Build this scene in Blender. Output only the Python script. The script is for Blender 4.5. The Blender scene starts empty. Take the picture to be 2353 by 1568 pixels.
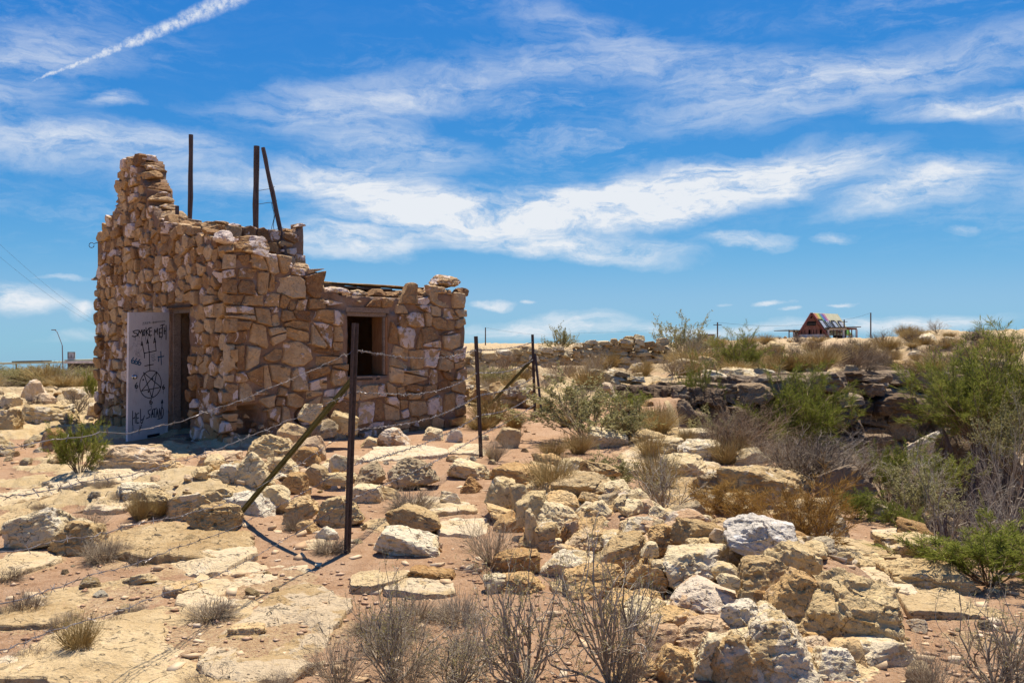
import bpy, math, random
import numpy as np
from mathutils import Vector, Matrix

# ------------------------------------------------------------------ camera, sky, sun, exposure
scene = bpy.context.scene
COL = scene.collection
EYE = 1.58            # eye height above the ground at the ruin's door
FPX = 2000.0          # focal length in units of a 2352 px wide picture
HZ = 790.0            # row of the eye-level horizon in that picture

cam_d = bpy.data.cameras.new('camera')
cam_d.sensor_width = 36.0
cam_d.lens = 36.0 * FPX / 2352.0
cam_d.shift_y = (HZ - 784.0) / 2352.0
cam_d.clip_start = 0.05
cam_d.clip_end = 9000.0
cam = bpy.data.objects.new('camera', cam_d)
COL.objects.link(cam)
cam.location = (0, 0, EYE)
cam.rotation_euler = (math.radians(90), 0, 0)
scene.camera = cam

SUN_EL = math.radians(70.0)
SUN_AZ = math.radians(20.0)     # to the right of straight ahead
sun_d = bpy.data.lights.new('sun', 'SUN')
sun_d.energy = 3.8
sun_d.angle = math.radians(0.53)
sun_d.color = (1.0, 0.95, 0.87)
sun = bpy.data.objects.new('sun', sun_d)
COL.objects.link(sun)
sdir = Vector((math.sin(SUN_AZ) * math.cos(SUN_EL), math.cos(SUN_AZ) * math.cos(SUN_EL), math.sin(SUN_EL)))
sun.rotation_euler = (-sdir).to_track_quat('-Z', 'Y').to_euler()
sun.location = sdir * 60

scene.view_settings.view_transform = 'Standard'
scene.view_settings.look = 'None'
scene.view_settings.exposure = 1.0
scene.view_settings.gamma = 1.0
scene.view_settings.use_curve_mapping = False
scene.cycles.max_bounces = 6
scene.cycles.diffuse_bounces = 4
scene.cycles.use_denoising = True


class NT:
    """small helper round a node tree"""
    def __init__(self, tree):
        self.t = tree
        self.n = tree.nodes
        self.l = tree.links
        self.n.clear()

    def node(self, kind, **kw):
        nd = self.n.new(kind)
        for k, v in kw.items():
            setattr(nd, k, v)
        return nd

    def put(self, sock, v):
        if hasattr(v, 'is_output') or isinstance(v, bpy.types.NodeSocket):
            self.l.new(v, sock)
        else:
            sock.default_value = v

    def math(self, op, a, b=0.0, c=0.0, clamp=False):
        nd = self.node('ShaderNodeMath', operation=op, use_clamp=clamp)
        self.put(nd.inputs[0], a)
        self.put(nd.inputs[1], b)
        self.put(nd.inputs[2], c)
        return nd.outputs[0]

    def vmath(self, op, a, b=(0, 0, 0)):
        nd = self.node('ShaderNodeVectorMath', operation=op)
        self.put(nd.inputs[0], a)
        if op == 'SCALE':
            self.put(nd.inputs['Scale'], b)
        else:
            self.put(nd.inputs[1], b)
        return nd.outputs['Value'] if op in ('LENGTH', 'DISTANCE', 'DOT_PRODUCT') else nd.outputs[0]

    def mapr(self, v, a, b, c=0.0, d=1.0, smooth=True):
        nd = self.node('ShaderNodeMapRange', interpolation_type='SMOOTHSTEP' if smooth else 'LINEAR')
        self.put(nd.inputs[0], v)
        for i, x in enumerate((a, b, c, d)):
            self.put(nd.inputs[1 + i], x)
        return nd.outputs[0]

    def noise(self, vec, scale, detail=4.0, rough=0.55, dist=0.0, out=0):
        nd = self.node('ShaderNodeTexNoise')
        self.put(nd.inputs['Vector'], vec)
        self.put(nd.inputs['Scale'], scale)
        nd.inputs['Detail'].default_value = detail
        nd.inputs['Roughness'].default_value = rough
        nd.inputs['Distortion'].default_value = dist
        return nd.outputs[out]

    def voro(self, vec, scale, feature='F1'):
        nd = self.node('ShaderNodeTexVoronoi', feature=feature)
        self.put(nd.inputs['Vector'], vec)
        self.put(nd.inputs['Scale'], scale)
        return nd.outputs['Distance']

    def mix(self, f, a, b, mode='MIX'):
        nd = self.node('ShaderNodeMix', data_type='RGBA', blend_type=mode)
        self.put(nd.inputs[0], f)
        for s, v in ((nd.inputs[6], a), (nd.inputs[7], b)):
            if isinstance(v, tuple) and len(v) == 3:
                v = (*v, 1.0)
            self.put(s, v)
        return nd.outputs[2]

    def ramp(self, f, stops):
        nd = self.node('ShaderNodeValToRGB')
        cr = nd.color_ramp
        while len(cr.elements) < len(stops):
            cr.elements.new(0.5)
        for e, (p, c) in zip(cr.elements, stops):
            e.position = p
            e.color = (*c, 1.0)
        self.put(nd.inputs[0], f)
        return nd.outputs[0]


# ---- world: clear desert sky with cirrus
world = bpy.data.worlds.new('World')
scene.world = world
world.use_nodes = True
w = NT(world.node_tree)
sky = w.node('ShaderNodeTexSky', sky_type='NISHITA')
sky.sun_disc = False
sky.sun_elevation = SUN_EL
sky.sun_rotation = SUN_AZ
sky.altitude = 1600.0
sky.air_density = 1.0
sky.dust_density = 0.0
sky.ozone_density = 3.0
tc = w.node('ShaderNodeTexCoord')
sep = w.node('ShaderNodeSeparateXYZ')
w.l.new(tc.outputs['Generated'], sep.inputs[0])
az = w.math('ARCTAN2', sep.outputs[0], sep.outputs[1])
el = w.math('ARCSINE', sep.outputs[2])
comb = w.node('ShaderNodeCombineXYZ')
w.l.new(az, comb.inputs[0])
w.l.new(el, comb.inputs[1])
ae = comb.outputs[0]


def skyang(px, py):
    dx = (px - 1176.0)
    return math.atan(dx / FPX), math.atan((HZ - py) / math.hypot(FPX, dx))


# cirrus are thin sheets: stretched, warped noise over azimuth and elevation, all round the sky
warp1 = w.noise(w.vmath('MULTIPLY', ae, (1.0, 2.2, 1.0)), 3.0, 3.0, 0.6, 0.0, out=1)
warp1 = w.vmath('SUBTRACT', warp1, (0.5, 0.5, 0.5))
warp2 = w.noise(w.vmath('MULTIPLY', ae, (1.0, 1.6, 1.0)), 14.0, 6.0, 0.65, 0.0, out=1)
warp2 = w.vmath('SUBTRACT', warp2, (0.5, 0.5, 0.5))
aew = w.vmath('ADD', ae, w.vmath('MULTIPLY', warp1, (0.16, 0.07, 0.0)))
aew = w.vmath('ADD', aew, w.vmath('MULTIPLY', warp2, (0.06, 0.022, 0.0)))
fibre = w.noise(w.vmath('MULTIPLY', aew, (2.2, 11.0, 1.0)), 3.2, 9.0, 0.66, 0.5)
fine = w.noise(w.vmath('MULTIPLY', aew, (3.0, 7.0, 1.0)), 11.0, 8.0, 0.7, 0.3)
tex = w.math('ADD', w.math('MULTIPLY', fibre, 0.62), w.math('MULTIPLY', fine, 0.38))
wide = w.noise(w.vmath('MULTIPLY', ae, (1.0, 3.0, 1.0)), 2.1, 4.0, 0.5)
veil = w.math('MULTIPLY', w.mapr(tex, 0.44, 0.74), w.mapr(wide, 0.40, 0.64, 0.05, 0.85))
veil = w.math('MULTIPLY', veil, w.mapr(el, 0.06, 0.18, 0.0, 0.55))

# (px, py, half length, half thickness, tilt in degrees (up to the right), strength)
STREAKS = [
    (1200, 500, 560, 56, 3, 1.1), (1640, 430, 400, 66, 6, 1.3), (900, 480, 260, 40, -6, 0.7), (2090, 440, 190, 46, 12, 1.0), (1500, 470, 330, 60, 6, 0.7),
    (1330, 570, 290, 28, -3, 0.95), (800, 565, 170, 34, -2, 0.9), (1730, 550, 140, 15, 0, 0.8),
    (1965, 550, 60, 11, 0, 0.7), (2180, 540, 45, 12, 0, 0.5), (1950, 185, 680, 70, 5, 0.55), (1500, 150, 520, 55, -4, 0.40),
    (2250, 245, 260, 26, 0, 0.75), (1000, 200, 460, 48, 6, 0.36), (760, 250, 420, 50, 6, 0.36),
    (900, 340, 300, 60, -4, 0.5), (860, 430, 260, 50, -8, 0.5), (200, 345, 330, 42, 4, 0.68), (230, 240, 70, 16, 14, 0.55),
    (90, 130, 260, 80, 14, 0.5), (1330, 60, 330, 45, -10, 0.3), (600, 420, 420, 45, 3, 0.5),
    (1220, 748, 230, 26, 2, 0.9), (1480, 765, 260, 16, 0, 0.6), (1760, 752, 240, 18, 2, 0.65), (2120, 748, 210, 24, 0, 0.85),
    (1110, 693, 56, 9, 0, 0.9), (1198, 692, 24, 6, 0, 0.8), (1740, 692, 40, 7, 4, 0.8), (1915, 693, 34, 5, 0, 0.7),
    (1640, 690, 22, 5, 0, 0.4), (1790, 707, 22, 6, 0, 0.6), (40, 690, 95, 30, 4, 0.95), (185, 712, 48, 20, 6, 0.9), (60, 793, 130, 16, 2, 0.7),
    (190, 775, 90, 22, 4, 0.6), (170, 640, 60, 6, 0, 0.5),
    (2750, 380, 420, 60, 4, 0.8), (-500, 420, 420, 60, 2, 0.8), (-420, 180, 500, 70, -6, 0.6), (3000, 160, 500, 80, 3, 0.6),
]
total = None
for (px, py, hl, ht, tilt, st) in STREAKS:
    a0, e0 = skyang(px, py)
    mp = w.node('ShaderNodeMapping', vector_type='TEXTURE')
    mp.inputs['Location'].default_value = (a0, e0, 0)
    mp.inputs['Rotation'].default_value = (0, 0, math.radians(tilt))
    mp.inputs['Scale'].default_value = (hl / FPX * 1.25, ht / FPX * 1.45, 1.0)
    w.l.new(aew, mp.inputs[0])
    ln = w.vmath('LENGTH', w.vmath('MULTIPLY', mp.outputs[0], (1, 1, 0)))
    fall = w.mapr(ln, 0.0, 1.0, st, 0.0)
    total = fall if total is None else w.math('ADD', total, fall)
dens = w.math('MULTIPLY', w.math('MINIMUM', total, 1.3), w.mapr(tex, 0.30, 0.64, 0.12, 1.3))
fib2 = w.noise(w.vmath('MULTIPLY', aew, (3.0, 30.0, 1.0)), 4.0, 8.0, 0.62, 0.4)
dens = w.math('MULTIPLY', dens, w.mapr(fib2, 0.30, 0.62, 0.84, 1.08))
dens = w.mapr(dens, 0.05, 1.0, 0.0, 0.95, smooth=False)
# the contrail, high on the left
a0, e0 = skyang(60, 192)
a1, e1 = skyang(900, -196)
cl = math.hypot(a1 - a0, e1 - e0)
mp = w.node('ShaderNodeMapping', vector_type='TEXTURE')
mp.inputs['Location'].default_value = (a0, e0, 0)
mp.inputs['Rotation'].default_value = (0, 0, math.atan2(e1 - e0, a1 - a0))
mp.inputs['Scale'].default_value = (cl, cl, 1)
w.l.new(w.vmath('ADD', ae, w.vmath('MULTIPLY', w.vmath('SUBTRACT', w.noise(w.vmath('MULTIPLY', ae, (1, 1, 1)), 85.0, 6.0, 0.66, 0.0, out=1), (0.5, 0.5, 0.5)), (0.009, 0.009, 0))), mp.inputs[0])
s2 = w.node('ShaderNodeSeparateXYZ')
w.l.new(mp.outputs[0], s2.inputs[0])
halfw = w.mapr(s2.outputs[0], 0.0, 0.55, 0.003, 0.032, smooth=False)
cross = w.math('DIVIDE', w.math('ABSOLUTE', s2.outputs[1]), halfw)
trail = w.mapr(cross, 0.0, 1.0, 1.0, 0.0)
trail = w.math('MULTIPLY', trail, w.mapr(s2.outputs[0], -0.01, 0.06, 0.0, 1.0))
trail = w.math('MULTIPLY', trail, w.mapr(s2.outputs[0], 0.8, 1.3, 1.0, 0.0))
trail = w.math('MULTIPLY', trail, w.mapr(w.noise(w.vmath('MULTIPLY', ae, (1, 1, 1)), 120.0, 6.0, 0.72), 0.28, 0.66, 0.15, 0.9))
cloud = w.math('MAXIMUM', w.math('MAXIMUM', dens, veil), trail, clamp=True)
cloud = w.math('MULTIPLY', cloud, w.mapr(el, 0.0, 0.012, 0.0, 1.0))
# the desert sky's deep blue: per-channel response, the same all round the dome
srgb = w.node('ShaderNodeSeparateColor')
w.l.new(sky.outputs[0], srgb.inputs[0])
crgb = w.node('ShaderNodeCombineColor')
for ch, (k, pw, top) in enumerate(((0.074, 1.80, 1.42), (0.478, 0.88, 2.75), (2.0, 0.31, 4.9))):
    resp = w.math('MULTIPLY', w.math('POWER', w.math('MAXIMUM', srgb.outputs[ch], 0.0), pw), k)
    w.l.new(w.math('SMOOTH_MIN', resp, top, 0.8), crgb.inputs[ch])
skycol = w.mix(cloud, crgb.outputs[0], (4.25, 4.4, 4.6))
bg = w.node('ShaderNodeBackground')
w.l.new(skycol, bg.inputs['Color'])
bg.inputs['Strength'].default_value = 0.10
wo = w.node('ShaderNodeOutputWorld')
w.l.new(bg.outputs[0], wo.inputs[0])

# ------------------------------------------------------------------ numpy noise
def _hash(ix, iy, iz, seed):
    h = (ix.astype(np.uint32) * np.uint32(374761393) + iy.astype(np.uint32) * np.uint32(668265263)
         + iz.astype(np.uint32) * np.uint32(2246822519) + np.uint32((seed * 3266489917) & 0xffffffff))
    h = (h ^ (h >> np.uint32(13))) * np.uint32(1274126177)
    h = (h ^ (h >> np.uint32(16))) * np.uint32(2654435761)
    return ((h ^ (h >> np.uint32(15))).astype(np.float64) / 4294967295.0) * 2 - 1


def vnoise(p, seed=0):
    p = np.asarray(p, float)
    i = np.floor(p).astype(np.int64)
    f = p - i
    f = f * f * f * (f * (f * 6 - 15) + 10)
    i = i & 0xffffffff
    x0, y0, z0 = i[:, 0], i[:, 1], i[:, 2]
    x1, y1, z1 = (x0 + 1) & 0xffffffff, (y0 + 1) & 0xffffffff, (z0 + 1) & 0xffffffff
    fx, fy, fz = f[:, 0], f[:, 1], f[:, 2]
    def lerp(a, b, t):
        return a + (b - a) * t
    a = lerp(lerp(_hash(x0, y0, z0, seed), _hash(x1, y0, z0, seed), fx), lerp(_hash(x0, y1, z0, seed), _hash(x1, y1, z0, seed), fx), fy)
    b = lerp(lerp(_hash(x0, y0, z1, seed), _hash(x1, y0, z1, seed), fx), lerp(_hash(x0, y1, z1, seed), _hash(x1, y1, z1, seed), fx), fy)
    return lerp(a, b, fz)


def fbm(p, octv=4, seed=0, gain=0.5, ridged=False):
    p = np.asarray(p, float)
    s = np.zeros(len(p))
    a, tot = 1.0, 0.0
    for o in range(octv):
        n = vnoise(p * (2.03 ** o) + 17.3 * o, seed + o * 31)
        if ridged:
            n = 1 - 2 * np.abs(n)
        s += a * n
        tot += a
        a *= gain
    return s / tot


def xy3(x, y, z=0.0):
    x = np.asarray(x, float).ravel()
    y = np.asarray(y, float).ravel()
    return np.stack([x, y, np.full_like(x, z)], 1)


def sstep(a, b, x):
    t = np.clip((x - a) / (b - a), 0, 1)
    return t * t * (3 - 2 * t)


# ------------------------------------------------------------------ object helpers
def mesh_from(verts, faces, name):
    me = bpy.data.meshes.new(name)
    verts = np.asarray(verts, np.float32)
    faces = np.asarray(faces, np.int32)
    nv, nf, k = len(verts), len(faces), faces.shape[1]
    me.vertices.add(nv)
    me.vertices.foreach_set('co', verts.ravel())
    me.loops.add(nf * k)
    me.loops.foreach_set('vertex_index', faces.ravel())
    me.polygons.add(nf)
    me.polygons.foreach_set('loop_start', np.arange(0, nf * k, k, dtype=np.int32))
    me.update(calc_edges=True)
    return me


def smooth(me, on=True):
    me.polygons.foreach_set('use_smooth', np.full(len(me.polygons), on))
    return me


def crisp(me, deg=30.0):
    """smooth shading broken at real edges, so that fracture faces stay flat"""
    smooth(me)
    me.set_sharp_from_angle(angle=math.radians(deg))
    return me


def add_attr(me, name, vals):
    at = me.attributes.new(name, 'FLOAT', 'POINT')
    at.data.foreach_set('value', np.asarray(vals, np.float32))


def obj(name, me, m=None, parent=None, loc=None):
    o = bpy.data.objects.new(name, me)
    COL.objects.link(o)
    if m is not None and me is not None and len(me.materials) == 0:
        me.materials.append(m)
    if parent is not None:
        o.parent = parent
    if loc is not None:
        o.location = loc
    return o


def tag(o, label=None, cat=None, group=None, kind=None):
    for k, v in (('label', label), ('category', cat), ('group', group), ('kind', kind)):
        if v is not None:
            o[k] = v
    return o


def thing(name, label, cat, loc=(0, 0, 0), group=None):
    return tag(obj(name, None, loc=loc), label, cat, group)


class MB:
    """collects boxes and tubes (triangles and quads as quads) into one mesh"""
    def __init__(self):
        self.v, self.f, self.n = [], [], 0

    def add(self, verts, quads):
        self.v.append(np.asarray(verts, float))
        self.f.append(np.asarray(quads, int) + self.n)
        self.n += len(verts)
        return self

    def box(self, c, sx, sy, sz, ax=(1, 0, 0), ay=(0, 1, 0), az=(0, 0, 1), jit=0.0, rng=None):
        c, ax, ay, az = (np.asarray(q, float) for q in (c, ax, ay, az))
        vs = []
        for k in (-1, 1):
            for j in (-1, 1):
                for i in (-1, 1):
                    p = c + ax * i * sx / 2 + ay * j * sy / 2 + az * k * sz / 2
                    if jit and rng:
                        p = p + np.array([rng.uniform(-jit, jit) for _ in range(3)])
                    vs.append(p)
        return self.add(vs, [(0, 2, 3, 1), (4, 5, 7, 6), (0, 1, 5, 4), (2, 6, 7, 3), (0, 4, 6, 2), (1, 3, 7, 5)])

    def tube(self, pts, rad, sides=6, cap=True):
        pts = np.asarray(pts, float)
        n = len(pts)
        rad = np.broadcast_to(np.asarray(rad, float), (n,))
        tang = np.gradient(pts, axis=0)
        tang /= np.linalg.norm(tang, axis=1)[:, None] + 1e-12
        up = np.array([0, 0, 1.0]) if abs(tang[0][2]) < 0.9 else np.array([0, 1.0, 0])
        s = np.cross(tang, up)
        s /= np.linalg.norm(s, axis=1)[:, None] + 1e-12
        t = np.cross(s, tang)
        ang = np.arange(sides) * 2 * math.pi / sides
        ring = (pts[:, None, :] + rad[:, None, None] * (np.cos(ang)[None, :, None] * s[:, None, :] + np.sin(ang)[None, :, None] * t[:, None, :]))
        vs = ring.reshape(-1, 3)
        q = []
        for i in range(n - 1):
            for j in range(sides):
                a, b = i * sides + j, i * sides + (j + 1) % sides
                q.append((a, b, b + sides, a + sides))
        if cap:
            for r0 in (0, (n - 1) * sides):
                c = len(vs)
                vs = np.vstack([vs, vs[r0:r0 + sides].mean(0)])
                for j in range(sides):
                    q.append((r0 + j, r0 + (j + 1) % sides, c, c))
        q = [tuple(x) for x in q]
        return self.add(vs, q)

    def build(self, name, m, parent=None, sm=False, loc=None):
        v = np.vstack(self.v)
        f = np.vstack(self.f)
        if loc is not None:
            v = v - np.asarray(loc, float)
        me = bpy.data.meshes.new(name)
        me.from_pydata([tuple(x) for x in v], [], [tuple(dict.fromkeys(int(i) for i in q)) for q in f])
        me.update()
        if sm:
            smooth(me)
        return obj(name, me, m, parent, loc)


def at(px, py, Y):
    """the point at depth Y that the photograph shows at (px, py)"""
    return np.array([(px - 1176.0) / FPX * Y, Y, EYE - (py - HZ) / FPX * Y])


# ------------------------------------------------------------------ materials
def newmat(name):
    m = bpy.data.materials.new(name)
    m.use_nodes = True
    return m, NT(m.node_tree)


def finish(nt, col, rough=0.9, bump=None, bstr=0.5, bdist=0.02, spec=0.2, metal=0.0):
    b = nt.node('ShaderNodeBsdfPrincipled')
    nt.put(b.inputs['Base Color'], col if not isinstance(col, tuple) else (*col, 1.0))
    nt.put(b.inputs['Roughness'], rough)
    nt.put(b.inputs['Specular IOR Level'], spec)
    nt.put(b.inputs['Metallic'], metal)
    if bump is not None:
        bn = nt.node('ShaderNodeBump')
        nt.put(bn.inputs['Strength'], bstr)
        nt.put(bn.inputs['Distance'], bdist)
        nt.put(bn.inputs['Height'], bump)
        nt.l.new(bn.outputs[0], b.inputs['Normal'])
    o = nt.node('ShaderNodeOutputMaterial')
    nt.l.new(b.outputs[0], o.inputs[0])


def rock_material(name, c_lo, c_mid, c_hi, white=0.0, stain=0.35, whitecol=(0.72, 0.66, 0.58), grain=1.0, attr=False, wlo=0.52):
    m, nt = newmat(name)
    tco = nt.node('ShaderNodeTexCoord')
    oi = nt.node('ShaderNodeObjectInfo')
    rnd = oi.outputs['Random']
    if attr:
        a = nt.node('ShaderNodeAttribute', attribute_name='rnd')
        rnd = nt.math('FRACT', nt.math('ADD', rnd, a.outputs['Fac']))
    off = nt.vmath('SCALE', (31.0, 17.0, 23.0), rnd)
    vec = nt.vmath('ADD', tco.outputs['Object'], off)
    big = nt.noise(vec, 2.6 * grain, 3.0, 0.6)
    med = nt.noise(vec, 11.0 * grain, 6.0, 0.65, 0.3)
    fin = nt.noise(vec, 58.0 * grain, 5.0, 0.7)
    base = nt.math('ADD', nt.math('MULTIPLY', big, 0.55), nt.math('MULTIPLY', med, 0.45))
    base = nt.math('ADD', base, nt.math('MULTIPLY', nt.math('SUBTRACT', rnd, 0.5), 0.42))
    col = nt.ramp(base, [(0.26, c_lo), (0.5, c_mid), (0.76, c_hi)])
    # iron-stained layers
    sep = nt.node('ShaderNodeSeparateXYZ')
    nt.l.new(vec, sep.inputs[0])
    col = nt.mix(nt.mapr(fin, 0.35, 0.7, 0.0, 0.28), col, c_hi)
    # pale crust with ragged edge
    if white > 0:
        r2 = nt.math('FRACT', nt.math('MULTIPLY', rnd, 7.31))
        wn = nt.math('ADD', nt.noise(vec, 4.2 * grain, 5.0, 0.62, 0.4), nt.math('MULTIPLY', nt.math('SUBTRACT', r2, 0.5), 0.42))
        col = nt.mix(nt.mapr(wn, wlo, wlo + 0.05, 0.0, white), col, whitecol)
    # dark lichen and weathered pits
    dk = nt.noise(vec, 23.0 * grain, 5.0, 0.72, 0.6)
    dm = nt.math('MULTIPLY', nt.mapr(dk, 0.56, 0.70), nt.mapr(big, 0.38, 0.62))
    col = nt.mix(nt.math('MULTIPLY', dm, stain), col, (0.07, 0.055, 0.042))
    pit = nt.voro(vec, 26.0 * grain)
    # fine cracks and a speckle of small dark holes
    wv = nt.vmath('ADD', vec, nt.vmath('SCALE', nt.vmath('SUBTRACT', nt.noise(vec, 5.0 * grain, 3.0, 0.6, 0.0, out=1), (0.5, 0.5, 0.5)), 0.22))
    crk = nt.node('ShaderNodeTexVoronoi', feature='DISTANCE_TO_EDGE')
    nt.l.new(nt.vmath('MULTIPLY', wv, (1.0, 1.0, 1.9)), crk.inputs['Vector'])
    crk.inputs['Scale'].default_value = 4.6 * grain
    crack = nt.math('MULTIPLY', nt.mapr(crk.outputs['Distance'], 0.0, 0.022, 1.0, 0.0), nt.mapr(med, 0.46, 0.60))
    col = nt.mix(nt.math('MULTIPLY', crack, 0.55), col, (0.10, 0.065, 0.035))
    hole = nt.math('MULTIPLY', nt.mapr(nt.math('FRACT', nt.math('MULTIPLY', rnd, 5.77)), 0.35, 0.75), nt.math('MULTIPLY', nt.mapr(nt.voro(vec, 42.0 * grain), 0.12, 0.30, 1.0, 0.0), nt.mapr(nt.noise(vec, 6.0 * grain, 3.0, 0.6), 0.50, 0.62)))
    col = nt.mix(nt.math('MULTIPLY', hole, 0.62), col, (0.12, 0.075, 0.04))
    ht = nt.math('ADD', nt.math('MULTIPLY', med, 1.0), nt.math('MULTIPLY', fin, 0.34))
    ht = nt.math('ADD', ht, nt.math('MULTIPLY', nt.mapr(pit, 0.0, 0.34), 0.20))
    ht = nt.math('SUBTRACT', ht, nt.math('MULTIPLY', dm, 0.25))
    ht = nt.math('SUBTRACT', ht, nt.math('MULTIPLY', nt.math('ADD', crack, hole), 0.5))
    finish(nt, col, 0.92, ht, 0.9, 0.05 / grain, 0.12)
    return m


M = {}
M['tan'] = rock_material('rock_tan', (0.40, 0.245, 0.095), (0.62, 0.44, 0.205), (0.74, 0.58, 0.33), 0.5, 0.62, (0.76, 0.66, 0.48), wlo=0.61)
M['orange'] = rock_material('rock_orange', (0.36, 0.185, 0.06), (0.56, 0.345, 0.135), (0.68, 0.48, 0.24), 0.3, 0.65, (0.70, 0.57, 0.40), wlo=0.64)
M['pale'] = rock_material('rock_pale', (0.42, 0.275, 0.12), (0.63, 0.475, 0.25), (0.73, 0.60, 0.38), 0.7, 0.55, (0.73, 0.62, 0.44), wlo=0.55)
M['white'] = rock_material('rock_white', (0.58, 0.49, 0.37), (0.66, 0.57, 0.44), (0.73, 0.65, 0.52), 0.85, 0.4, (0.77, 0.70, 0.59), wlo=0.42)
M['pink'] = rock_material('rock_pink', (0.44, 0.25, 0.12), (0.60, 0.40, 0.215), (0.70, 0.53, 0.33), 0.7, 0.45, (0.72, 0.60, 0.43), wlo=0.58)
M['grey'] = rock_material('rock_grey', (0.24, 0.16, 0.08), (0.43, 0.31, 0.165), (0.58, 0.46, 0.28), 0.4, 0.9, (0.64, 0.57, 0.44), wlo=0.62)
M['stone'] = rock_material('wall_stone', (0.20, 0.09, 0.034), (0.425, 0.245, 0.102), (0.61, 0.43, 0.24), 0.85, 0.8, (0.75, 0.60, 0.485), grain=1.15, attr=True, wlo=0.60)
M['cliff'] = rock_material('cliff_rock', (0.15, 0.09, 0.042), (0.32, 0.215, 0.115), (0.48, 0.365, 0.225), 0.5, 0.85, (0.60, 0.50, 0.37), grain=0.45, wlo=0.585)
M['darkcliff'] = rock_material('varnish_and_shade_rock', (0.06, 0.036, 0.02), (0.15, 0.095, 0.052), (0.30, 0.215, 0.13), 0.3, 0.9, (0.42, 0.34, 0.24), grain=0.6, wlo=0.64)  # desert varnish plus the ravine's deep shade, both put into the colour
M['slab'] = rock_material('bedrock', (0.36, 0.225, 0.09), (0.57, 0.405, 0.20), (0.68, 0.52, 0.31), 0.4, 0.85, (0.70, 0.57, 0.39), grain=0.8, wlo=0.63)


def mortar_mat():
    m, nt = newmat('mortar')
    v = nt.node('ShaderNodeTexCoord').outputs['Object']
    a = nt.noise(v, 3.0, 5.0, 0.6)
    b = nt.noise(v, 26.0, 6.0, 0.7)
    c = nt.noise(v, 90.0, 4.0, 0.7)
    col = nt.ramp(nt.math('ADD', nt.math('MULTIPLY', a, 0.6), nt.math('MULTIPLY', b, 0.4)),
                  [(0.3, (0.17, 0.10, 0.055)), (0.5, (0.29, 0.175, 0.105)), (0.72, (0.36, 0.25, 0.17))])
    col = nt.mix(nt.mapr(nt.noise(v, 5.5, 4.0, 0.6), 0.56, 0.66, 0, 0.55), col, (0.27, 0.24, 0.21))
    finish(nt, col, 0.95, nt.math('ADD', b, nt.math('MULTIPLY', c, 0.5)), 0.9, 0.03, 0.1)
    return m


M['mortar'] = mortar_mat()


def wood_mat(name, lo, hi, axis=2, sc=1.0):
    m, nt = newmat(name)
    v = nt.node('ShaderNodeTexCoord').outputs['Object']
    st = [22.0 * sc] * 3
    st[axis] = 1.6 * sc
    a = nt.noise(nt.vmath('MULTIPLY', v, tuple(st)), 2.0, 6.0, 0.65, 0.6)
    b = nt.noise(v, 3.0, 3.0, 0.5)
    col = nt.ramp(nt.math('ADD', nt.math('MULTIPLY', a, 0.75), nt.math('MULTIPLY', b, 0.25)), [(0.3, lo), (0.7, hi)])
    finish(nt, col, 0.85, a, 0.6, 0.012, 0.2)
    return m


M['pole'] = wood_mat('weathered_pole', (0.045, 0.030, 0.024), (0.16, 0.115, 0.09))
M['board'] = wood_mat('weathered_board', (0.13, 0.085, 0.055), (0.34, 0.25, 0.18), axis=0)
M['jamb'] = wood_mat('orange_board', (0.16, 0.07, 0.028), (0.36, 0.18, 0.08))
M['darkwood'] = wood_mat('dark_board', (0.035, 0.024, 0.018), (0.10, 0.068, 0.045))


def plain(name, col, rough=0.7, spec=0.3, metal=0.0, var=0.25, sc=12.0, bump=0.0):
    m, nt = newmat(name)
    v = nt.node('ShaderNodeTexCoord').outputs['Object']
    n = nt.noise(v, sc, 5.0, 0.65)
    lo = tuple(c * (1 - var) for c in col)
    hi = tuple(min(1, c * (1 + var)) for c in col)
    c = nt.ramp(n, [(0.3, lo), (0.7, hi)])
    finish(nt, c, rough, n if bump else None, bump, 0.01, spec, metal)
    return m


M['rust'] = plain('rusty_steel', (0.075, 0.045, 0.032), 0.6, 0.5, 0.2, 0.6, 40.0, 0.3)
M['greenpost'] = plain('green_painted_steel', (0.075, 0.075, 0.022), 0.55, 0.4, 0.0, 0.5, 18.0, 0.2)
M['wire'] = plain('galvanised_wire', (0.20, 0.17, 0.15), 0.55, 0.4, 0.5, 0.5, 9.0)
M['darkwire'] = plain('dark_wire', (0.035, 0.03, 0.03), 0.6, 0.3)
M['black'] = plain('black_spray_paint', (0.012, 0.011, 0.012), 0.6, 0.3)
M['bluepaint'] = plain('blue_spray_paint', (0.03, 0.10, 0.17), 0.6, 0.3)
M['chrome'] = plain('knob_metal', (0.55, 0.53, 0.50), 0.25, 0.5, 1.0, 0.1)
M['whitepaint'] = plain('white_paint', (0.72, 0.70, 0.66), 0.7)


def door_mat():
    m, nt = newmat('door_paint')
    v = nt.node('ShaderNodeTexCoord').outputs['Object']
    n = nt.noise(v, 2.3, 4.0, 0.6)
    f = nt.noise(nt.vmath('MULTIPLY', v, (1, 1, 0.25)), 30.0, 5.0, 0.7)
    col = nt.ramp(n, [(0.3, (0.56, 0.52, 0.47)), (0.7, (0.68, 0.635, 0.58))])
    col = nt.mix(nt.mapr(f, 0.56, 0.70, 0, 0.45), col, (0.33, 0.27, 0.22))
    col = nt.mix(nt.mapr(nt.noise(v, 5.0, 6.0, 0.7, 0.6), 0.58, 0.70, 0, 0.4), col, (0.36, 0.27, 0.20))
    finish(nt, col, 0.6, f, 0.12, 0.005, 0.3)
    return m


M['door'] = door_mat()


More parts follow.
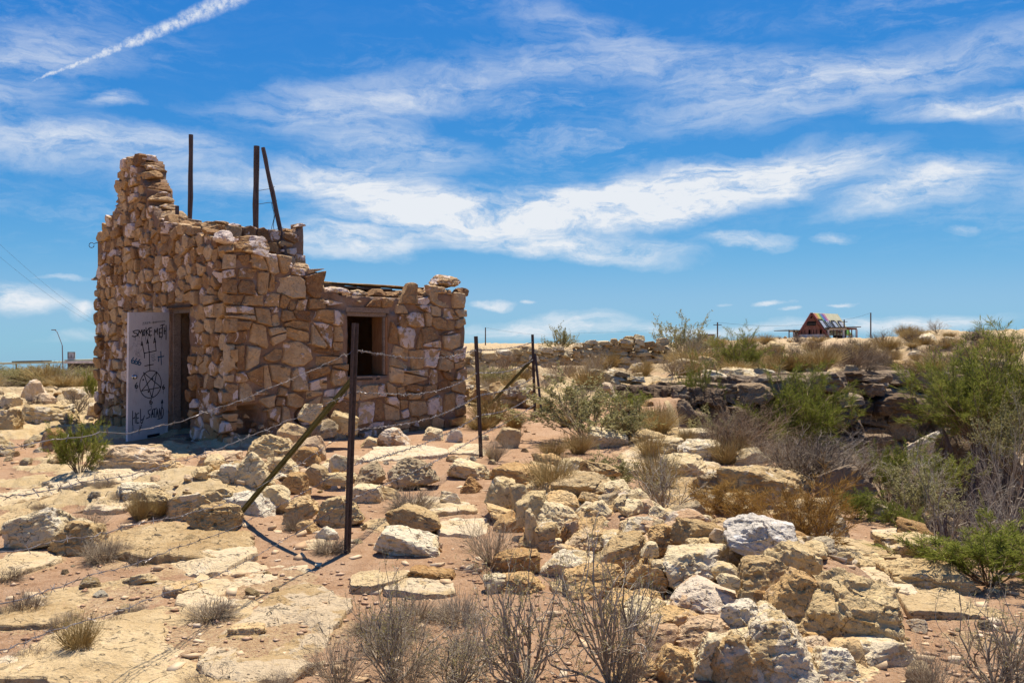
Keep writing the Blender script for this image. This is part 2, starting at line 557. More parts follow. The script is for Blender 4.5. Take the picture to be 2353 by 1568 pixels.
def plant_mat(name, stops, rough=0.85, thin=0.0):
    m, nt = newmat(name)
    a = nt.node('ShaderNodeAttribute', attribute_name='rnd')
    oi = nt.node('ShaderNodeObjectInfo')
    f = nt.math('ADD', nt.math('MULTIPLY', a.outputs['Fac'], 0.75), nt.math('MULTIPLY', oi.outputs['Random'], 0.25))
    col = nt.ramp(f, stops)
    if thin <= 0:
        finish(nt, col, rough, None, spec=0.15)
        return m
    d = nt.node('ShaderNodeBsdfDiffuse')
    t = nt.node('ShaderNodeBsdfTranslucent')
    nt.l.new(col, d.inputs[0])
    nt.l.new(col, t.inputs[0])
    mx = nt.node('ShaderNodeMixShader')
    mx.inputs[0].default_value = thin
    nt.l.new(d.outputs[0], mx.inputs[1])
    nt.l.new(t.outputs[0], mx.inputs[2])
    o = nt.node('ShaderNodeOutputMaterial')
    nt.l.new(mx.outputs[0], o.inputs[0])
    return m


M['twig'] = plant_mat('dead_twig', [(0.0, (0.13, 0.09, 0.052)), (0.5, (0.31, 0.23, 0.145)), (1.0, (0.52, 0.42, 0.28))])
M['twigbrown'] = plant_mat('brown_twig', [(0.0, (0.09, 0.055, 0.030)), (0.5, (0.24, 0.155, 0.09)), (1.0, (0.42, 0.30, 0.18))])
M['twigdark'] = plant_mat('dark_twig', [(0.0, (0.05, 0.034, 0.022)), (0.5, (0.14, 0.10, 0.068)), (1.0, (0.30, 0.235, 0.165))])
M['silver'] = plant_mat('silver_twig', [(0.0, (0.10, 0.07, 0.045)), (0.3, (0.26, 0.20, 0.135)), (0.65, (0.44, 0.36, 0.25)), (1.0, (0.66, 0.58, 0.45))])
M['sage'] = plant_mat('sage_leaf', [(0.0, (0.16, 0.135, 0.045)), (0.5, (0.30, 0.265, 0.105)), (1.0, (0.46, 0.41, 0.20))], thin=0.35)
M['strawleaf'] = plant_mat('straw_leaf', [(0.0, (0.20, 0.16, 0.05)), (0.5, (0.38, 0.31, 0.12)), (1.0, (0.58, 0.48, 0.23))], thin=0.35)
M['broom'] = plant_mat('green_broom', [(0.0, (0.07, 0.085, 0.012)), (0.45, (0.20, 0.215, 0.035)), (1.0, (0.40, 0.38, 0.09))], thin=0.35)
M['rustbroom'] = plant_mat('rust_broom', [(0.0, (0.11, 0.055, 0.014)), (0.5, (0.28, 0.15, 0.035)), (1.0, (0.46, 0.28, 0.09))], thin=0.3)
M['straw'] = plant_mat('dry_grass', [(0.0, (0.26, 0.17, 0.06)), (0.5, (0.48, 0.34, 0.14)), (1.0, (0.66, 0.52, 0.27))], thin=0.3)

# ------------------------------------------------------------------ terrain
RAV_NEAR = np.array([(2.2, 18.0), (2.7, 16.0), (3.3, 14.2), (3.5, 12.0), (3.55, 10.4), (3.25, 8.9), (3.25, 7.4), (3.35, 6.4), (3.45, 5.4), (4.0, 4.4), (6.0, 3.2), (12.0, 1.5), (60.0, -3.0)])
RAV_FAR = np.array([(60.0, 46.0), (40.0, 41.0), (30.0, 37.5), (22.0, 35.0), (16.5, 33.5), (12.5, 31.5), (10.6, 29.0), (8.3, 28.0), (6.8, 25.2), (5.0, 23.4), (3.6, 20.8), (2.2, 18.0)])
RAV_POLY = np.vstack([RAV_NEAR, RAV_FAR])


def polydist(x, y, pl):
    best = np.full(x.shape, 1e9)
    for (ax, ay), (bx, by) in zip(pl[:-1], pl[1:]):
        dx, dy = bx - ax, by - ay
        t = np.clip(((x - ax) * dx + (y - ay) * dy) / (dx * dx + dy * dy), 0, 1)
        best = np.minimum(best, np.hypot(x - ax - t * dx, y - ay - t * dy))
    return best


def inpoly(x, y, pl):
    c = np.zeros(x.shape, bool)
    n = len(pl)
    for i in range(n):
        x1, y1 = pl[i]
        x2, y2 = pl[(i + 1) % n]
        k = ((y1 > y) != (y2 > y)) & (x < (x2 - x1) * (y - y1) / ((y2 - y1) if y2 != y1 else 1e-9) + x1)
        c ^= k
    return c


BERM = np.array([(0.30, 8.1), (0.60, 7.6), (1.0, 7.0), (1.35, 6.3), (1.60, 5.75), (1.85, 5.45)])
HEAP = np.array([(-3.35, 9.35), (-2.85, 9.7), (-2.3, 10.2), (-2.1, 10.7)])


def slabbox(x0, y0, x1, y1, h):
    Y0, Y1 = EYE * FPX / (y1 - HZ), EYE * FPX / (y0 - HZ)
    Yc = (Y0 + Y1) / 2
    return ((x0 + x1) / 2 - 1176) / FPX * Yc, Yc, (x1 - x0) / 2 / FPX * Yc, (Y1 - Y0) / 2, h


# bedrock slabs that stand clear of the red gravel: picture box and height
SLABS = [slabbox(*q) for q in [
    (265, 1212, 590, 1300, 0.075), (377, 1272, 560, 1322, 0.06), (452, 1306, 726, 1392, 0.07), (20, 1340, 345, 1448, 0.055),
    (140, 1398, 625, 1562, 0.075), (540, 1366, 805, 1545, 0.05), (-40, 1272, 112, 1335, 0.05), (96, 1500, 240, 1556, 0.04), (-40, 1505, 50, 1600, 0.06),
    (150, 1096, 340, 1140, 0.05), (0, 1120, 130, 1165, 0.045), (225, 1075, 480, 1105, 0.05), (800, 1320, 920, 1362, 0.05), (880, 1330, 1050, 1372, 0.03), (940, 1150, 1080, 1190, 0.04),
    (860, 1030, 1010, 1062, 0.06), (300, 1560, 620, 1700, 0.06), (1020, 1195, 1110, 1235, 0.03),
    (1890, 1290, 2110, 1380, 0.10), (2040, 1355, 2300, 1440, 0.05), (1880, 1255, 2040, 1300, 0.10), (1500, 1110, 1680, 1190, 0.12), (1400, 1040, 1640, 1110, 0.10), (2020, 1225, 2150, 1290, 0.14),
    (600, 1575, 1000, 1660, 0.03), (-30, 1180, 60, 1230, 0.05), (230, 1150, 330, 1180, 0.04), (840, 1195, 960, 1230, 0.03), (1890, 1440, 1990, 1500, 0.03), (2180, 1450, 2340, 1500, 0.03), (1040, 1020, 1110, 1050, 0.05), (690, 1240, 780, 1262, 0.03),
]]


def prof(d, pts):
    xs, ys = zip(*pts)
    return np.interp(d, xs, ys)


def terrain(x, y, full=False):
    x = np.asarray(x, float)
    y = np.asarray(y, float)
    shp = x.shape
    x, y = x.ravel(), y.ravel()
    d = np.maximum(y, 0.0)
    u = np.where(y > 0.5, x / np.maximum(y, 0.5), np.sign(x) * 3.0)
    pl = prof(d, [(0, 0), (20, 0), (30, -0.22), (45, -0.62), (180, -4.9), (3500, -108)])
    pa = prof(d, [(0, 0), (18.5, 0), (22, 0.30), (27, 0.62), (32, 0.85), (60, 1.1), (210, 1.6), (3500, 2)])
    pb = prof(d, [(0, 0), (16, 0.0), (22, 0.5), (30, 0.48), (36, 0.55), (46, 0.9), (58, 1.32), (70, 1.6), (90, 1.75), (210, 2.95), (400, 2.9), (3500, 3)])
    pb = pb + 0.75 * sstep(0.40, 0.50, u) * sstep(40, 60, d) * sstep(140, 80, d)
    t1 = sstep(-0.33, -0.12, u)
    t2 = sstep(0.14, 0.34, u)
    z = pl * (1 - t1) + pa * t1
    z = z * (1 - t2) + pb * t2
    # undulation grows with distance, quiet round the ruin
    P = xy3(x, y)
    far = sstep(16, 60, np.hypot(x, y)) * (1 - 0.6 * sstep(80, 200, y))
    z = z + fbm(P * 0.05, 3, 5) * (0.03 + 0.30 * far) + fbm(P * 0.33, 4, 9) * (0.035 + 0.10 * far)
    ns = fbm(P * 1.1, 4, 21)
    # bedrock pavement
    slab = np.zeros_like(x)
    hsl = np.zeros_like(x)
    edge = fbm(P * 2.3, 4, 33) * 0.75 + fbm(P * 7.0, 3, 37) * 0.24
    near = np.hypot(x, y) < 30
    for (cx, cy, rx, ry, h) in SLABS:
        ddx, ddy = (x - cx) / rx, (y - cy) / ry
        r = (np.abs(ddx) ** 2.6 + np.abs(ddy) ** 2.6) ** (1 / 2.6)
        mk = sstep(0.0, 0.05, 1.0 - r + edge * 0.62) * near
        tiltv = h * (0.85 - 0.15 * ddy + 0.15 * ddx + 0.30 * ns) + 0.014 * sstep(0.08, 0.10, ns + 0.3 * edge) + 0.012 * sstep(-0.16, -0.14, ns + 0.3 * edge)
        hsl = np.where(mk > 0, np.maximum(hsl, mk * 0.006), hsl)
        slab = np.maximum(slab, mk * 0.45)
    # broken ledges beside and beyond the ruin, and out on the hillside
    led = fbm(P * np.array([0.55, 0.8, 1]), 4, 44) + 0.35 * fbm(P * 2.4, 3, 48)
    w_led = sstep(-0.5, -1.6, x - (-0.16 * y)) * sstep(6.2, 8.5, y) * sstep(45, 30, y)
    w_led = np.maximum(w_led, sstep(17, 22, y) * 0.9)
    w_led = np.maximum(w_led, sstep(1.3, 2.2, x) * sstep(5.0, 7.5, y) * 0.9)
    for k, th in enumerate((-0.02, 0.16, 0.32)):
        mk = sstep(th, th + 0.035, led) * w_led
        hsl = hsl + mk * (0.045 + 0.05 * sstep(14, 30, y)) * (1.0 if k else 0.8)
        slab = np.maximum(slab, mk * 0.95)
    z = z + hsl
    rough = 0.006 + 0.011 * sstep(8, 20, y)
    z = z + fbm(P * 6.0, 4, 51) * rough * (1.0 - 0.2 * slab) + fbm(P * 2.2, 3, 77, ridged=True) * 0.018 * slab
    z = z + np.minimum(0, vnoise(P * 9.0, 62) + 0.45) * 0.03 * slab
    # the heap that the collapsed wall has settled into
    bd = polydist(x, y, BERM)
    z = z + 0.24 * sstep(0.62, 0.12, bd + 0.12 * ns)
    z = z + 0.09 * sstep(0.85, 0.15, polydist(x, y, HEAP) + 0.15 * ns)
    # the ravine
    ins = inpoly(x, y, RAV_POLY)
    dn = polydist(x, y, RAV_NEAR) + fbm(P * 0.7, 4, 71) * 0.5
    df = polydist(x, y, RAV_FAR) + fbm(P * 0.9, 4, 73) * 0.55
    cut = np.minimum(0.55 * sstep(0.0, 0.6, dn) + 0.45 * sstep(0.8, 3.2, dn), sstep(0.05, 0.75, df) * 0.80 + 0.2 * sstep(0.8, 4.0, df))
    depth = 1.8 + 1.2 * sstep(3.0, 6.5, x) + 0.35 * fbm(P * 0.35, 3, 75)
    cut = np.where(ins, cut, 0)
    z = z - cut * depth
    z = z + cut * (fbm(P * 1.6, 4, 79) * 0.22)
    if full:
        return z.reshape(shp), slab.reshape(shp), cut.reshape(shp), sstep(19, 30, y).reshape(shp)
    return z.reshape(shp)


def gz(x, y):
    return float(terrain(np.array([x]), np.array([y]))[0])


_RAYY = np.concatenate([np.arange(2.6, 12, 0.04), np.arange(12, 45, 0.12), np.arange(45, 260, 0.8)])


def ground_hit(px, py):
    """depth at which the sight line through (px, py) meets the ground"""
    xs = (px - 1176.0) / FPX * _RAYY
    zs = EYE - (py - HZ) / FPX * _RAYY
    k = np.nonzero(zs <= terrain(xs, _RAYY))[0]
    return float(_RAYY[k[0]]) if len(k) else 60.0


def build_ground():
    aF = np.radians(np.linspace(-35.5, 35.5, 560))
    aB = np.radians(np.linspace(35.5, 360 - 35.5, 120)[1:-1])
    ang = np.concatenate([aF, aB])
    rr = np.concatenate([np.linspace(0.5, 3.0, 24, endpoint=False), 3.0 * 1.0078 ** np.arange(0, 392)])
    r_last = rr[-1]
    rr = np.concatenate([rr, np.geomspace(r_last, 3400, 60)[1:]])
    A, R = np.meshgrid(ang, rr)
    X, Y = R * np.sin(A), R * np.cos(A)
    Z, S, C, Hh = terrain(X, Y, full=True)
    nr, na = R.shape
    V = np.stack([X.ravel(), Y.ravel(), Z.ravel()], 1)
    i, j = np.meshgrid(np.arange(nr - 1), np.arange(na), indexing='ij')
    j2 = (j + 1) % na
    F = np.stack([(i * na + j), (i * na + j2), ((i + 1) * na + j2), ((i + 1) * na + j)], -1).reshape(-1, 4)[:, ::-1]
    me = mesh_from(V, F, 'ground')
    smooth(me)
    add_attr(me, 'slab', S.ravel())
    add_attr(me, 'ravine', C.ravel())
    add_attr(me, 'hill', Hh.ravel())
    m, nt = newmat('desert_ground')
    def attr(n):
        return nt.node('ShaderNodeAttribute', attribute_name=n).outputs['Fac']
    v = nt.node('ShaderNodeTexCoord').outputs['Object']
    n1 = nt.noise(v, 0.9, 4.0, 0.6)
    n2 = nt.noise(v, 7.0, 6.0, 0.65)
    n3 = nt.noise(v, 48.0, 5.0, 0.7)
    n4 = nt.noise(v, 170.0, 3.0, 0.7)
    dirt = nt.ramp(nt.math('ADD', nt.math('MULTIPLY', n2, 0.5), nt.math('MULTIPLY', n3, 0.5)),
                   [(0.30, (0.25, 0.13, 0.062)), (0.5, (0.42, 0.245, 0.128)), (0.7, (0.56, 0.375, 0.225))])
    dirt = nt.mix(nt.mapr(n1, 0.48, 0.70, 0.0, 0.4), dirt, (0.50, 0.33, 0.20))
    grit = nt.voro(v, 62.0)
    dirt = nt.mix(nt.mapr(grit, 0.30, 0.10, 0.0, 0.55), dirt, (0.60, 0.45, 0.33))
    slabc = nt.ramp(nt.math('ADD', nt.math('MULTIPLY', n2, 0.55), nt.math('MULTIPLY', n1, 0.45)),
                    [(0.30, (0.40, 0.26, 0.11)), (0.48, (0.58, 0.415, 0.205)), (0.70, (0.68, 0.52, 0.31))])
    st = nt.noise(v, 19.0, 6.0, 0.74, 0.5)
    slabc = nt.mix(nt.math('MULTIPLY', nt.mapr(st, 0.52, 0.64, 0, 0.8), nt.mapr(n1, 0.36, 0.6, 0.15, 1.0)), slabc, (0.24, 0.165, 0.085))
    slabc = nt.mix(nt.mapr(nt.noise(v, 5.0, 5.0, 0.66), 0.60, 0.68, 0, 0.45), slabc, (0.68, 0.56, 0.38))
    wv = nt.vmath('ADD', v, nt.vmath('SCALE', nt.vmath('SUBTRACT', nt.noise(v, 2.2, 4.0, 0.6, 0.0, out=1), (0.5, 0.5, 0.5)), 0.55))
    ck = nt.node('ShaderNodeTexVoronoi', feature='DISTANCE_TO_EDGE')
    nt.l.new(wv, ck.inputs['Vector'])
    ck.inputs['Scale'].default_value = 1.5
    crack = nt.math('MULTIPLY', nt.mapr(ck.outputs['Distance'], 0.0, 0.016, 1.0, 0.0), nt.mapr(n2, 0.40, 0.58))
    slabc = nt.mix(nt.math('MULTIPLY', crack, 0.75), slabc, (0.16, 0.095, 0.05))
    edge = nt.math('ADD', attr('slab'), nt.math('MULTIPLY', nt.math('SUBTRACT', n3, 0.5), 0.5))
    col = nt.mix(nt.mapr(edge, 0.38, 0.55), dirt, slabc)
    hillc = nt.ramp(nt.math('ADD', nt.math('MULTIPLY', n2, 0.6), nt.math('MULTIPLY', n3, 0.4)),
                    [(0.32, (0.25, 0.165, 0.085)), (0.5, (0.42, 0.30, 0.16)), (0.68, (0.58, 0.45, 0.28))])
    col = nt.mix(nt.math('MULTIPLY', attr('hill'), 0.72), col, hillc)
    ravc = nt.ramp(n2, [(0.3, (0.11, 0.068, 0.038)), (0.52, (0.22, 0.145, 0.085)), (0.72, (0.38, 0.27, 0.165))])  # floor colour darkened to carry the ravine's shade
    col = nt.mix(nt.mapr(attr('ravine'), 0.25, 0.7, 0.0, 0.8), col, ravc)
    ht = nt.math('ADD', nt.math('MULTIPLY', n3, 0.6), nt.math('MULTIPLY', n4, 0.3))
    ht = nt.math('ADD', ht, nt.math('MULTIPLY', st, 0.5))
    ht = nt.math('SUBTRACT', ht, nt.math('MULTIPLY', nt.mapr(grit, 0.0, 0.3), 0.25))
    ht = nt.math('SUBTRACT', ht, nt.math('MULTIPLY', nt.math('MULTIPLY', crack, attr('slab')), 1.2))
    finish(nt, col, 0.95, ht, 0.95, 0.035, 0.1)
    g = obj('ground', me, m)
    tag(g, 'reddish gravel and tan bedrock slabs falling to a ravine on the right', kind='structure')
    return g


build_ground()

# ------------------------------------------------------------------ rocks
def icosphere(level):
    t = (1 + 5 ** 0.5) / 2
    v = [(-1, t, 0), (1, t, 0), (-1, -t, 0), (1, -t, 0), (0, -1, t), (0, 1, t), (0, -1, -t), (0, 1, -t), (t, 0, -1), (t, 0, 1), (-t, 0, -1), (-t, 0, 1)]
    v = [np.array(p) / math.sqrt(1 + t * t) for p in v]
    f = [(0, 11, 5), (0, 5, 1), (0, 1, 7), (0, 7, 10), (0, 10, 11), (1, 5, 9), (5, 11, 4), (11, 10, 2), (10, 7, 6), (7, 1, 8),
         (3, 9, 4), (3, 4, 2), (3, 2, 6), (3, 6, 8), (3, 8, 9), (4, 9, 5), (2, 4, 11), (6, 2, 10), (8, 6, 7), (9, 8, 1)]
    for _ in range(level):
        mid, nf = {}, []
        def m(a, b):
            k = (a, b) if a < b else (b, a)
            if k not in mid:
                p = v[a] + v[b]
                v.append(p / np.linalg.norm(p))
                mid[k] = len(v) - 1
            return mid[k]
        for a, b, c in f:
            ab, bc, ca = m(a, b), m(b, c), m(c, a)
            nf += [(a, ab, ca), (b, bc, ab), (c, ca, bc), (ab, bc, ca)]
        f = nf
    return np.array(v), np.array(f, int)


ICO = {k: icosphere(k) for k in (1, 2, 3, 4)}
ICO[5] = None


def ico(level):
    if ICO.get(level) is None:
        ICO[level] = icosphere(level)
    return ICO[level]


def cut_hull(dirs, normals, dists, p=26.0):
    """radius along each direction of the body bounded by the planes, edges softened"""
    q = np.maximum(dirs @ normals.T, 0) / dists[None, :]
    mx = q.max(1, keepdims=True) + 1e-9
    return 1.0 / (mx[:, 0] * ((q / mx) ** p).sum(1) ** (1.0 / p))


def vnormals(v, f):
    fn = np.cross(v[f[:, 1]] - v[f[:, 0]], v[f[:, 2]] - v[f[:, 0]])
    n = np.zeros_like(v)
    for k in range(3):
        np.add.at(n, f[:, k], fn)
    return n / (np.linalg.norm(n, axis=1)[:, None] + 1e-12)


def rock_verts(seed, dims, level=3, planes=11, rough=1.0, slabby=False, p=110.0):
    """an angular broken block: a body cut by planes, one or two deep chips, then weathering"""
    rs = np.random.RandomState(seed)
    V, F = ico(level)
    n = rs.normal(size=(planes, 3))
    n /= np.linalg.norm(n, axis=1)[:, None]
    d = rs.uniform(0.70, 1.0, planes)
    ax = np.array([(1, 0, 0), (-1, 0, 0), (0, 1, 0), (0, -1, 0), (0, 0, 1), (0, 0, -1)], float)
    ax = ax + rs.normal(scale=0.07 if slabby else 0.20, size=ax.shape)
    ax[:4, 2] += rs.uniform(0.0, 0.22, 4) if slabby else rs.uniform(0.05, 0.62, 4)
    ax /= np.linalg.norm(ax, axis=1)[:, None]
    da = rs.uniform(0.58, 0.82, 6)
    n[:, 2] = np.abs(n[:, 2]) * np.where(rs.rand(planes) < 0.72, 1, -1)
    N = np.vstack([n, ax])
    D = np.concatenate([d, da])
    dims = np.asarray(dims, float)
    # crowd the samples where the body is long
    dr = V * (dims / dims.max()) ** 0.35
    dr /= np.linalg.norm(dr, axis=1)[:, None]
    r = cut_hull(dr, N, D, p)
    P = dr * r[:, None]
    off = rs.uniform(-50, 50, 3)
    # broken facets: cellular steps in the surface
    q = P * 1.0
    wv = np.stack([fbm(q * 1.7 + off, 2, 11), fbm(q * 1.7 + off + 9, 2, 12), fbm(q * 1.7 + off + 19, 2, 13)], 1)
    qq = q + wv * 0.35
    cells = rs.uniform(-1.1, 1.1, (16, 3))
    dist = ((qq[:, None, :] - cells[None]) ** 2).sum(2)
    idx = dist.argmin(1)
    depth = rs.uniform(-0.13, 0.03, 16)
    sd = np.partition(np.sqrt(dist), 1, axis=1)
    edge = sstep(0.0, 0.05, sd[:, 1] - sd[:, 0])
    P = P * (1 + depth[idx] * edge)[:, None] if level >= 3 else P
    lo, hi = P.min(0), P.max(0)
    P = (P - (lo + hi) / 2) / (hi - lo) * dims
    s = float(np.mean(dims))
    nrm = vnormals(P, F)
    q = P / s
    d1 = fbm(q * 2.0 + off, 2, seed % 97)
    d2 = fbm(q * 6.0 + off, 3, seed % 89, ridged=True)
    d3 = fbm(q * np.array([3.0, 3.0, 15.0]) + off, 3, seed % 83)
    dd = (0.020 * d1 + 0.026 * d2 + 0.026 * d3) * s * rough
    if level >= 4:
        d4 = fbm(q * 17.0 + off, 3, seed % 79)
        pit = np.minimum(0, vnoise(q * 10.0 + off, seed % 71) + 0.50) * sstep(-0.2, 0.3, vnoise(q * 2.0 + off, 5))
        dd = dd + (0.018 * d4 + 0.17 * pit) * s * rough
    P = P + nrm * dd[:, None]
    lo, hi = P.min(0), P.max(0)
    P = (P - (lo + hi) / 2) / (hi - lo) * dims
    return P, F


def rock_mesh(name, seed, dims, **kw):
    P, F = rock_verts(seed, dims, **kw)
    return crisp(mesh_from(P, F, name), 24.0)


_seed = [100]


def rock_from_box(x0, y0, x1, y1, Y=None, fat=1.2, depth=0.75, level=4, mat='tan', name='boulder', parent=None, roll=0.0, yaw=None, slabby=False, rough=1.0, sink=0.06, p=110.0):
    """a rock that fills the picture box (x0..x1, y0..y1) at depth Y, or standing on the ground under the box"""
    _seed[0] += 7
    sd = _seed[0]
    rs = random.Random(sd)
    cx = (x0 + x1) / 2
    if Y is None:
        Y = ground_hit(cx, y1)
    wd = (x1 - x0) / FPX * Y
    e = max((y1 - HZ) / FPX, 0.0)
    dp = wd * depth
    hv = (y1 - y0) / FPX * Y
    ht = max(hv - dp * e * 0.75, hv * 0.45)
    Yc = Y + dp * 0.5
    k = Yc / Y
    base = at(cx, y1, Y)
    zc = base[2] + ht / 2 - sink * ht
    loc = np.array([base[0] * (1 + (k - 1) * 0.8), Yc, zc])
    if level == 4 and (x1 - x0) < 72:
        level = 3
    me = rock_mesh(name, sd, (wd * fat, dp * fat, ht * (fat + sink)), level=level, slabby=slabby, rough=rough, p=p, planes=rs.randint(8, 13))
    o = obj(name, me, M[mat], parent, tuple(loc))
    if roll == 0.0 and not slabby:
        roll = rs.uniform(-16, 16)
    o.rotation_euler = (rs.uniform(-0.12, 0.22), math.radians(-roll), math.radians(yaw if yaw is not None else rs.uniform(-14, 14)))
    return o


def clip_poly(poly, a, b, c):
    """keep the side a*x + b*y <= c"""
    out = []
    for i in range(len(poly)):
        p, q = poly[i], poly[(i + 1) % len(poly)]
        dp, dq = a * p[0] + b * p[1] - c, a * q[0] + b * q[1] - c
        if dp <= 0:
            out.append(p)
        if (dp < 0 < dq) or (dq < 0 < dp):
            t = dp / (dp - dq)
            out.append((p[0] + t * (q[0] - p[0]), p[1] + t * (q[1] - p[1])))
    return out


def bedrock_slab(cx, cy, rx, ry, h, seed):
    """one plate of the limestone pavement: broken outline, layered top, a sharp low edge"""
    rs = random.Random(seed)
    n = 40
    poly = []
    for k in range(n):
        a = 2 * math.pi * k / n
        c, s_ = math.cos(a), math.sin(a)
        r = 1.0 / ((abs(c) ** 2.8 + abs(s_) ** 2.8) ** (1 / 2.8))
        poly.append((cx + rx * r * c, cy + ry * r * s_))
    for k in range(rs.randint(6, 9)):
        a = rs.uniform(0, 2 * math.pi)
        nx, ny = math.cos(a), math.sin(a)
        sup = max(nx * x + ny * y for x, y in poly)
        mid = nx * cx + ny * cy
        q = clip_poly(poly, nx, ny, mid + (sup - mid) * rs.uniform(0.68, 0.95))
        if len(q) >= 4:
            poly = q
    poly = np.array(poly)
    per = np.linalg.norm(np.roll(poly, -1, 0) - poly, axis=1)
    tot = per.sum()
    m = int(np.clip(tot / 0.03, 48, 130))
    cum = np.concatenate([[0], np.cumsum(per)])
    tt = np.linspace(0, tot, m, endpoint=False)
    ext = np.vstack([poly, poly[:1]])
    rim = np.column_stack([np.interp(tt, cum, ext[:, 0]), np.interp(tt, cum, ext[:, 1])])
    cen = rim.mean(0)
    R3 = xy3(rim[:, 0], rim[:, 1], seed * 0.7)
    dv_ = rim - cen
    rim = cen + dv_ * (1 + 0.16 * fbm(R3 * 3.4, 4, 3) + 0.05 * fbm(R3 * 14.0, 3, 4, ridged=True))[:, None]
    nr = int(np.clip(min(rx, ry) / 0.028, 8, 20))
    ts = np.concatenate([np.linspace(0.04, 0.985, nr), [1.0, 1.004, 0.985]])
    dz = np.concatenate([np.zeros(nr), [-0.010, -0.6 * h, -h - 0.08]])
    XY = np.vstack([cen[None]] + [cen + (rim - cen) * t for t in ts])
    DZ = np.concatenate([[0.0]] + [np.full(m, z_) for z_ in dz])
    Q = xy3(XY[:, 0], XY[:, 1], seed * 1.3)
    lay = fbm(Q * 1.6, 3, 7) + 0.35 * fbm(Q * 6.0, 3, 8)
    steps = 0.010 * sstep(0.05, 0.075, lay) + 0.012 * sstep(-0.22, -0.20, lay) + 0.010 * sstep(0.26, 0.28, lay)
    zz = terrain(XY[:, 0], XY[:, 1])
    base = float(np.median(zz))
    gx, gy = rs.uniform(-0.025, 0.025), rs.uniform(-0.03, 0.02)
    Z = 0.6 * zz + 0.4 * base + h * 0.30 + DZ + steps + fbm(Q * 4.0, 4, 9) * 0.016 + fbm(Q * 15.0, 3, 10) * 0.008 - 0.05 * sstep(-0.05, -0.45, fbm(Q * 1.3, 3, 14)) + gx * (XY[:, 0] - cen[0]) + gy * (XY[:, 1] - cen[1])
    Z = Z + np.minimum(0, vnoise(Q * 8.0, 5) + 0.5) * 0.05
    F = [(0, 1 + i, 1 + (i + 1) % m) for i in range(m)]
    for k in range(len(ts) - 1):
        b0, b1 = 1 + k * m, 1 + (k + 1) * m
        for i in range(m):
            j = (i + 1) % m
            F.append((b0 + i, b1 + i, b1 + j))
            F.append((b0 + i, b1 + j, b0 + j))
    org = np.array([cen[0], cen[1], base])
    me = mesh_from(np.column_stack([XY, Z]) - org, np.array(F), 'bedrock_slab')
    crisp(me, 30.0)
    return tag(obj('bedrock_slab', me, M['slab'], None, tuple(org)), kind='structure')


# ------------------------------------------------------------------ the ruin
S2 = math.sqrt(0.5)
C0 = np.array([-4.28, 13.2])
LW, RW, TH = 5.42, 4.78, 0.46
UL, UR = np.array([-S2, S2]), np.array([S2, S2])
CL, CR = C0 + UL * LW, C0 + UR * RW

house = thing('stone_house', 'roofless ruined stone house with tall broken corner and open white door', 'house', (C0[0], C0[1], 0))
HL = np.array([C0[0], C0[1], 0.0])
for k_, sl_ in enumerate(SLABS):
    big_ = 1.22 if sl_[0] < -0.3 else 1.05
    bedrock_slab(sl_[0], sl_[1], sl_[2] * big_, sl_[3] * big_, sl_[4], 40 + k_ * 3)


class Frame:
    """a wall's own axes: u along it, v up, w out of its face"""
    def __init__(self, o, u, n):
        self.o, self.u, self.n = np.array([o[0], o[1], 0.0]), np.array([u[0], u[1], 0.0]), np.array([n[0], n[1], 0.0])

    def P(self, uvw):
        uvw = np.atleast_2d(np.asarray(uvw, float))
        return self.o + uvw[:, :1] * self.u + uvw[:, 1:2] * np.array([0, 0, 1.0]) + uvw[:, 2:3] * self.n


FL = Frame(C0, UL, (-S2, -S2))
FR = Frame(C0, UR, (S2, -S2))
FBI = Frame(CL + np.array([S2, -S2]) * TH, UR, (S2, -S2))        # inner face of the back wall
FRB = Frame(CR, UL, (S2, S2))

LPROF = [(-0.1, 3.02), (0.25, 3.12), (0.8, 3.36), (1.35, 3.50), (1.9, 3.62), (2.45, 3.72), (2.75, 3.95), (2.95, 4.10), (3.1, 4.45), (3.3, 4.62), (3.42, 4.95), (4.15, 5.02), (4.3, 4.72), (4.45, 4.22), (4.75, 4.05), (4.95, 3.92), (5.2, 3.9), (5.24, 2.9), (5.5, 2.84)]
RPROF = [(-0.1, 3.02), (0.3, 3.08), (0.65, 2.95), (1.2, 2.86), (1.52, 2.80), (1.6, 2.56), (2.1, 2.46), (3.0, 2.48), (3.8, 2.50), (4.3, 2.58), (4.9, 2.55)]
BPROF = [(-0.5, 3.8), (0.44, 3.8), (0.5, 4.85), (0.8, 4.86), (1.0, 4.55), (1.12, 4.15), (1.5, 4.12), (2.3, 4.16), (3.2, 4.12), (3.9, 4.10), (4.2, 4.2), (4.35, 4.45), (4.8, 4.4)]
RBPROF = [(-0.1, 2.4), (5.6, 2.4)]
DOOR = (1.36, 2.10, 0.03, 2.16)
WIN = (2.13, 2.97, 1.03, 2.13)
HOLES_R = [(0.26, 0.36, 0.30, 0.30), (1.60, 0.42, 0.42, 0.20)]      # u, v, half sizes of the collapsed patches


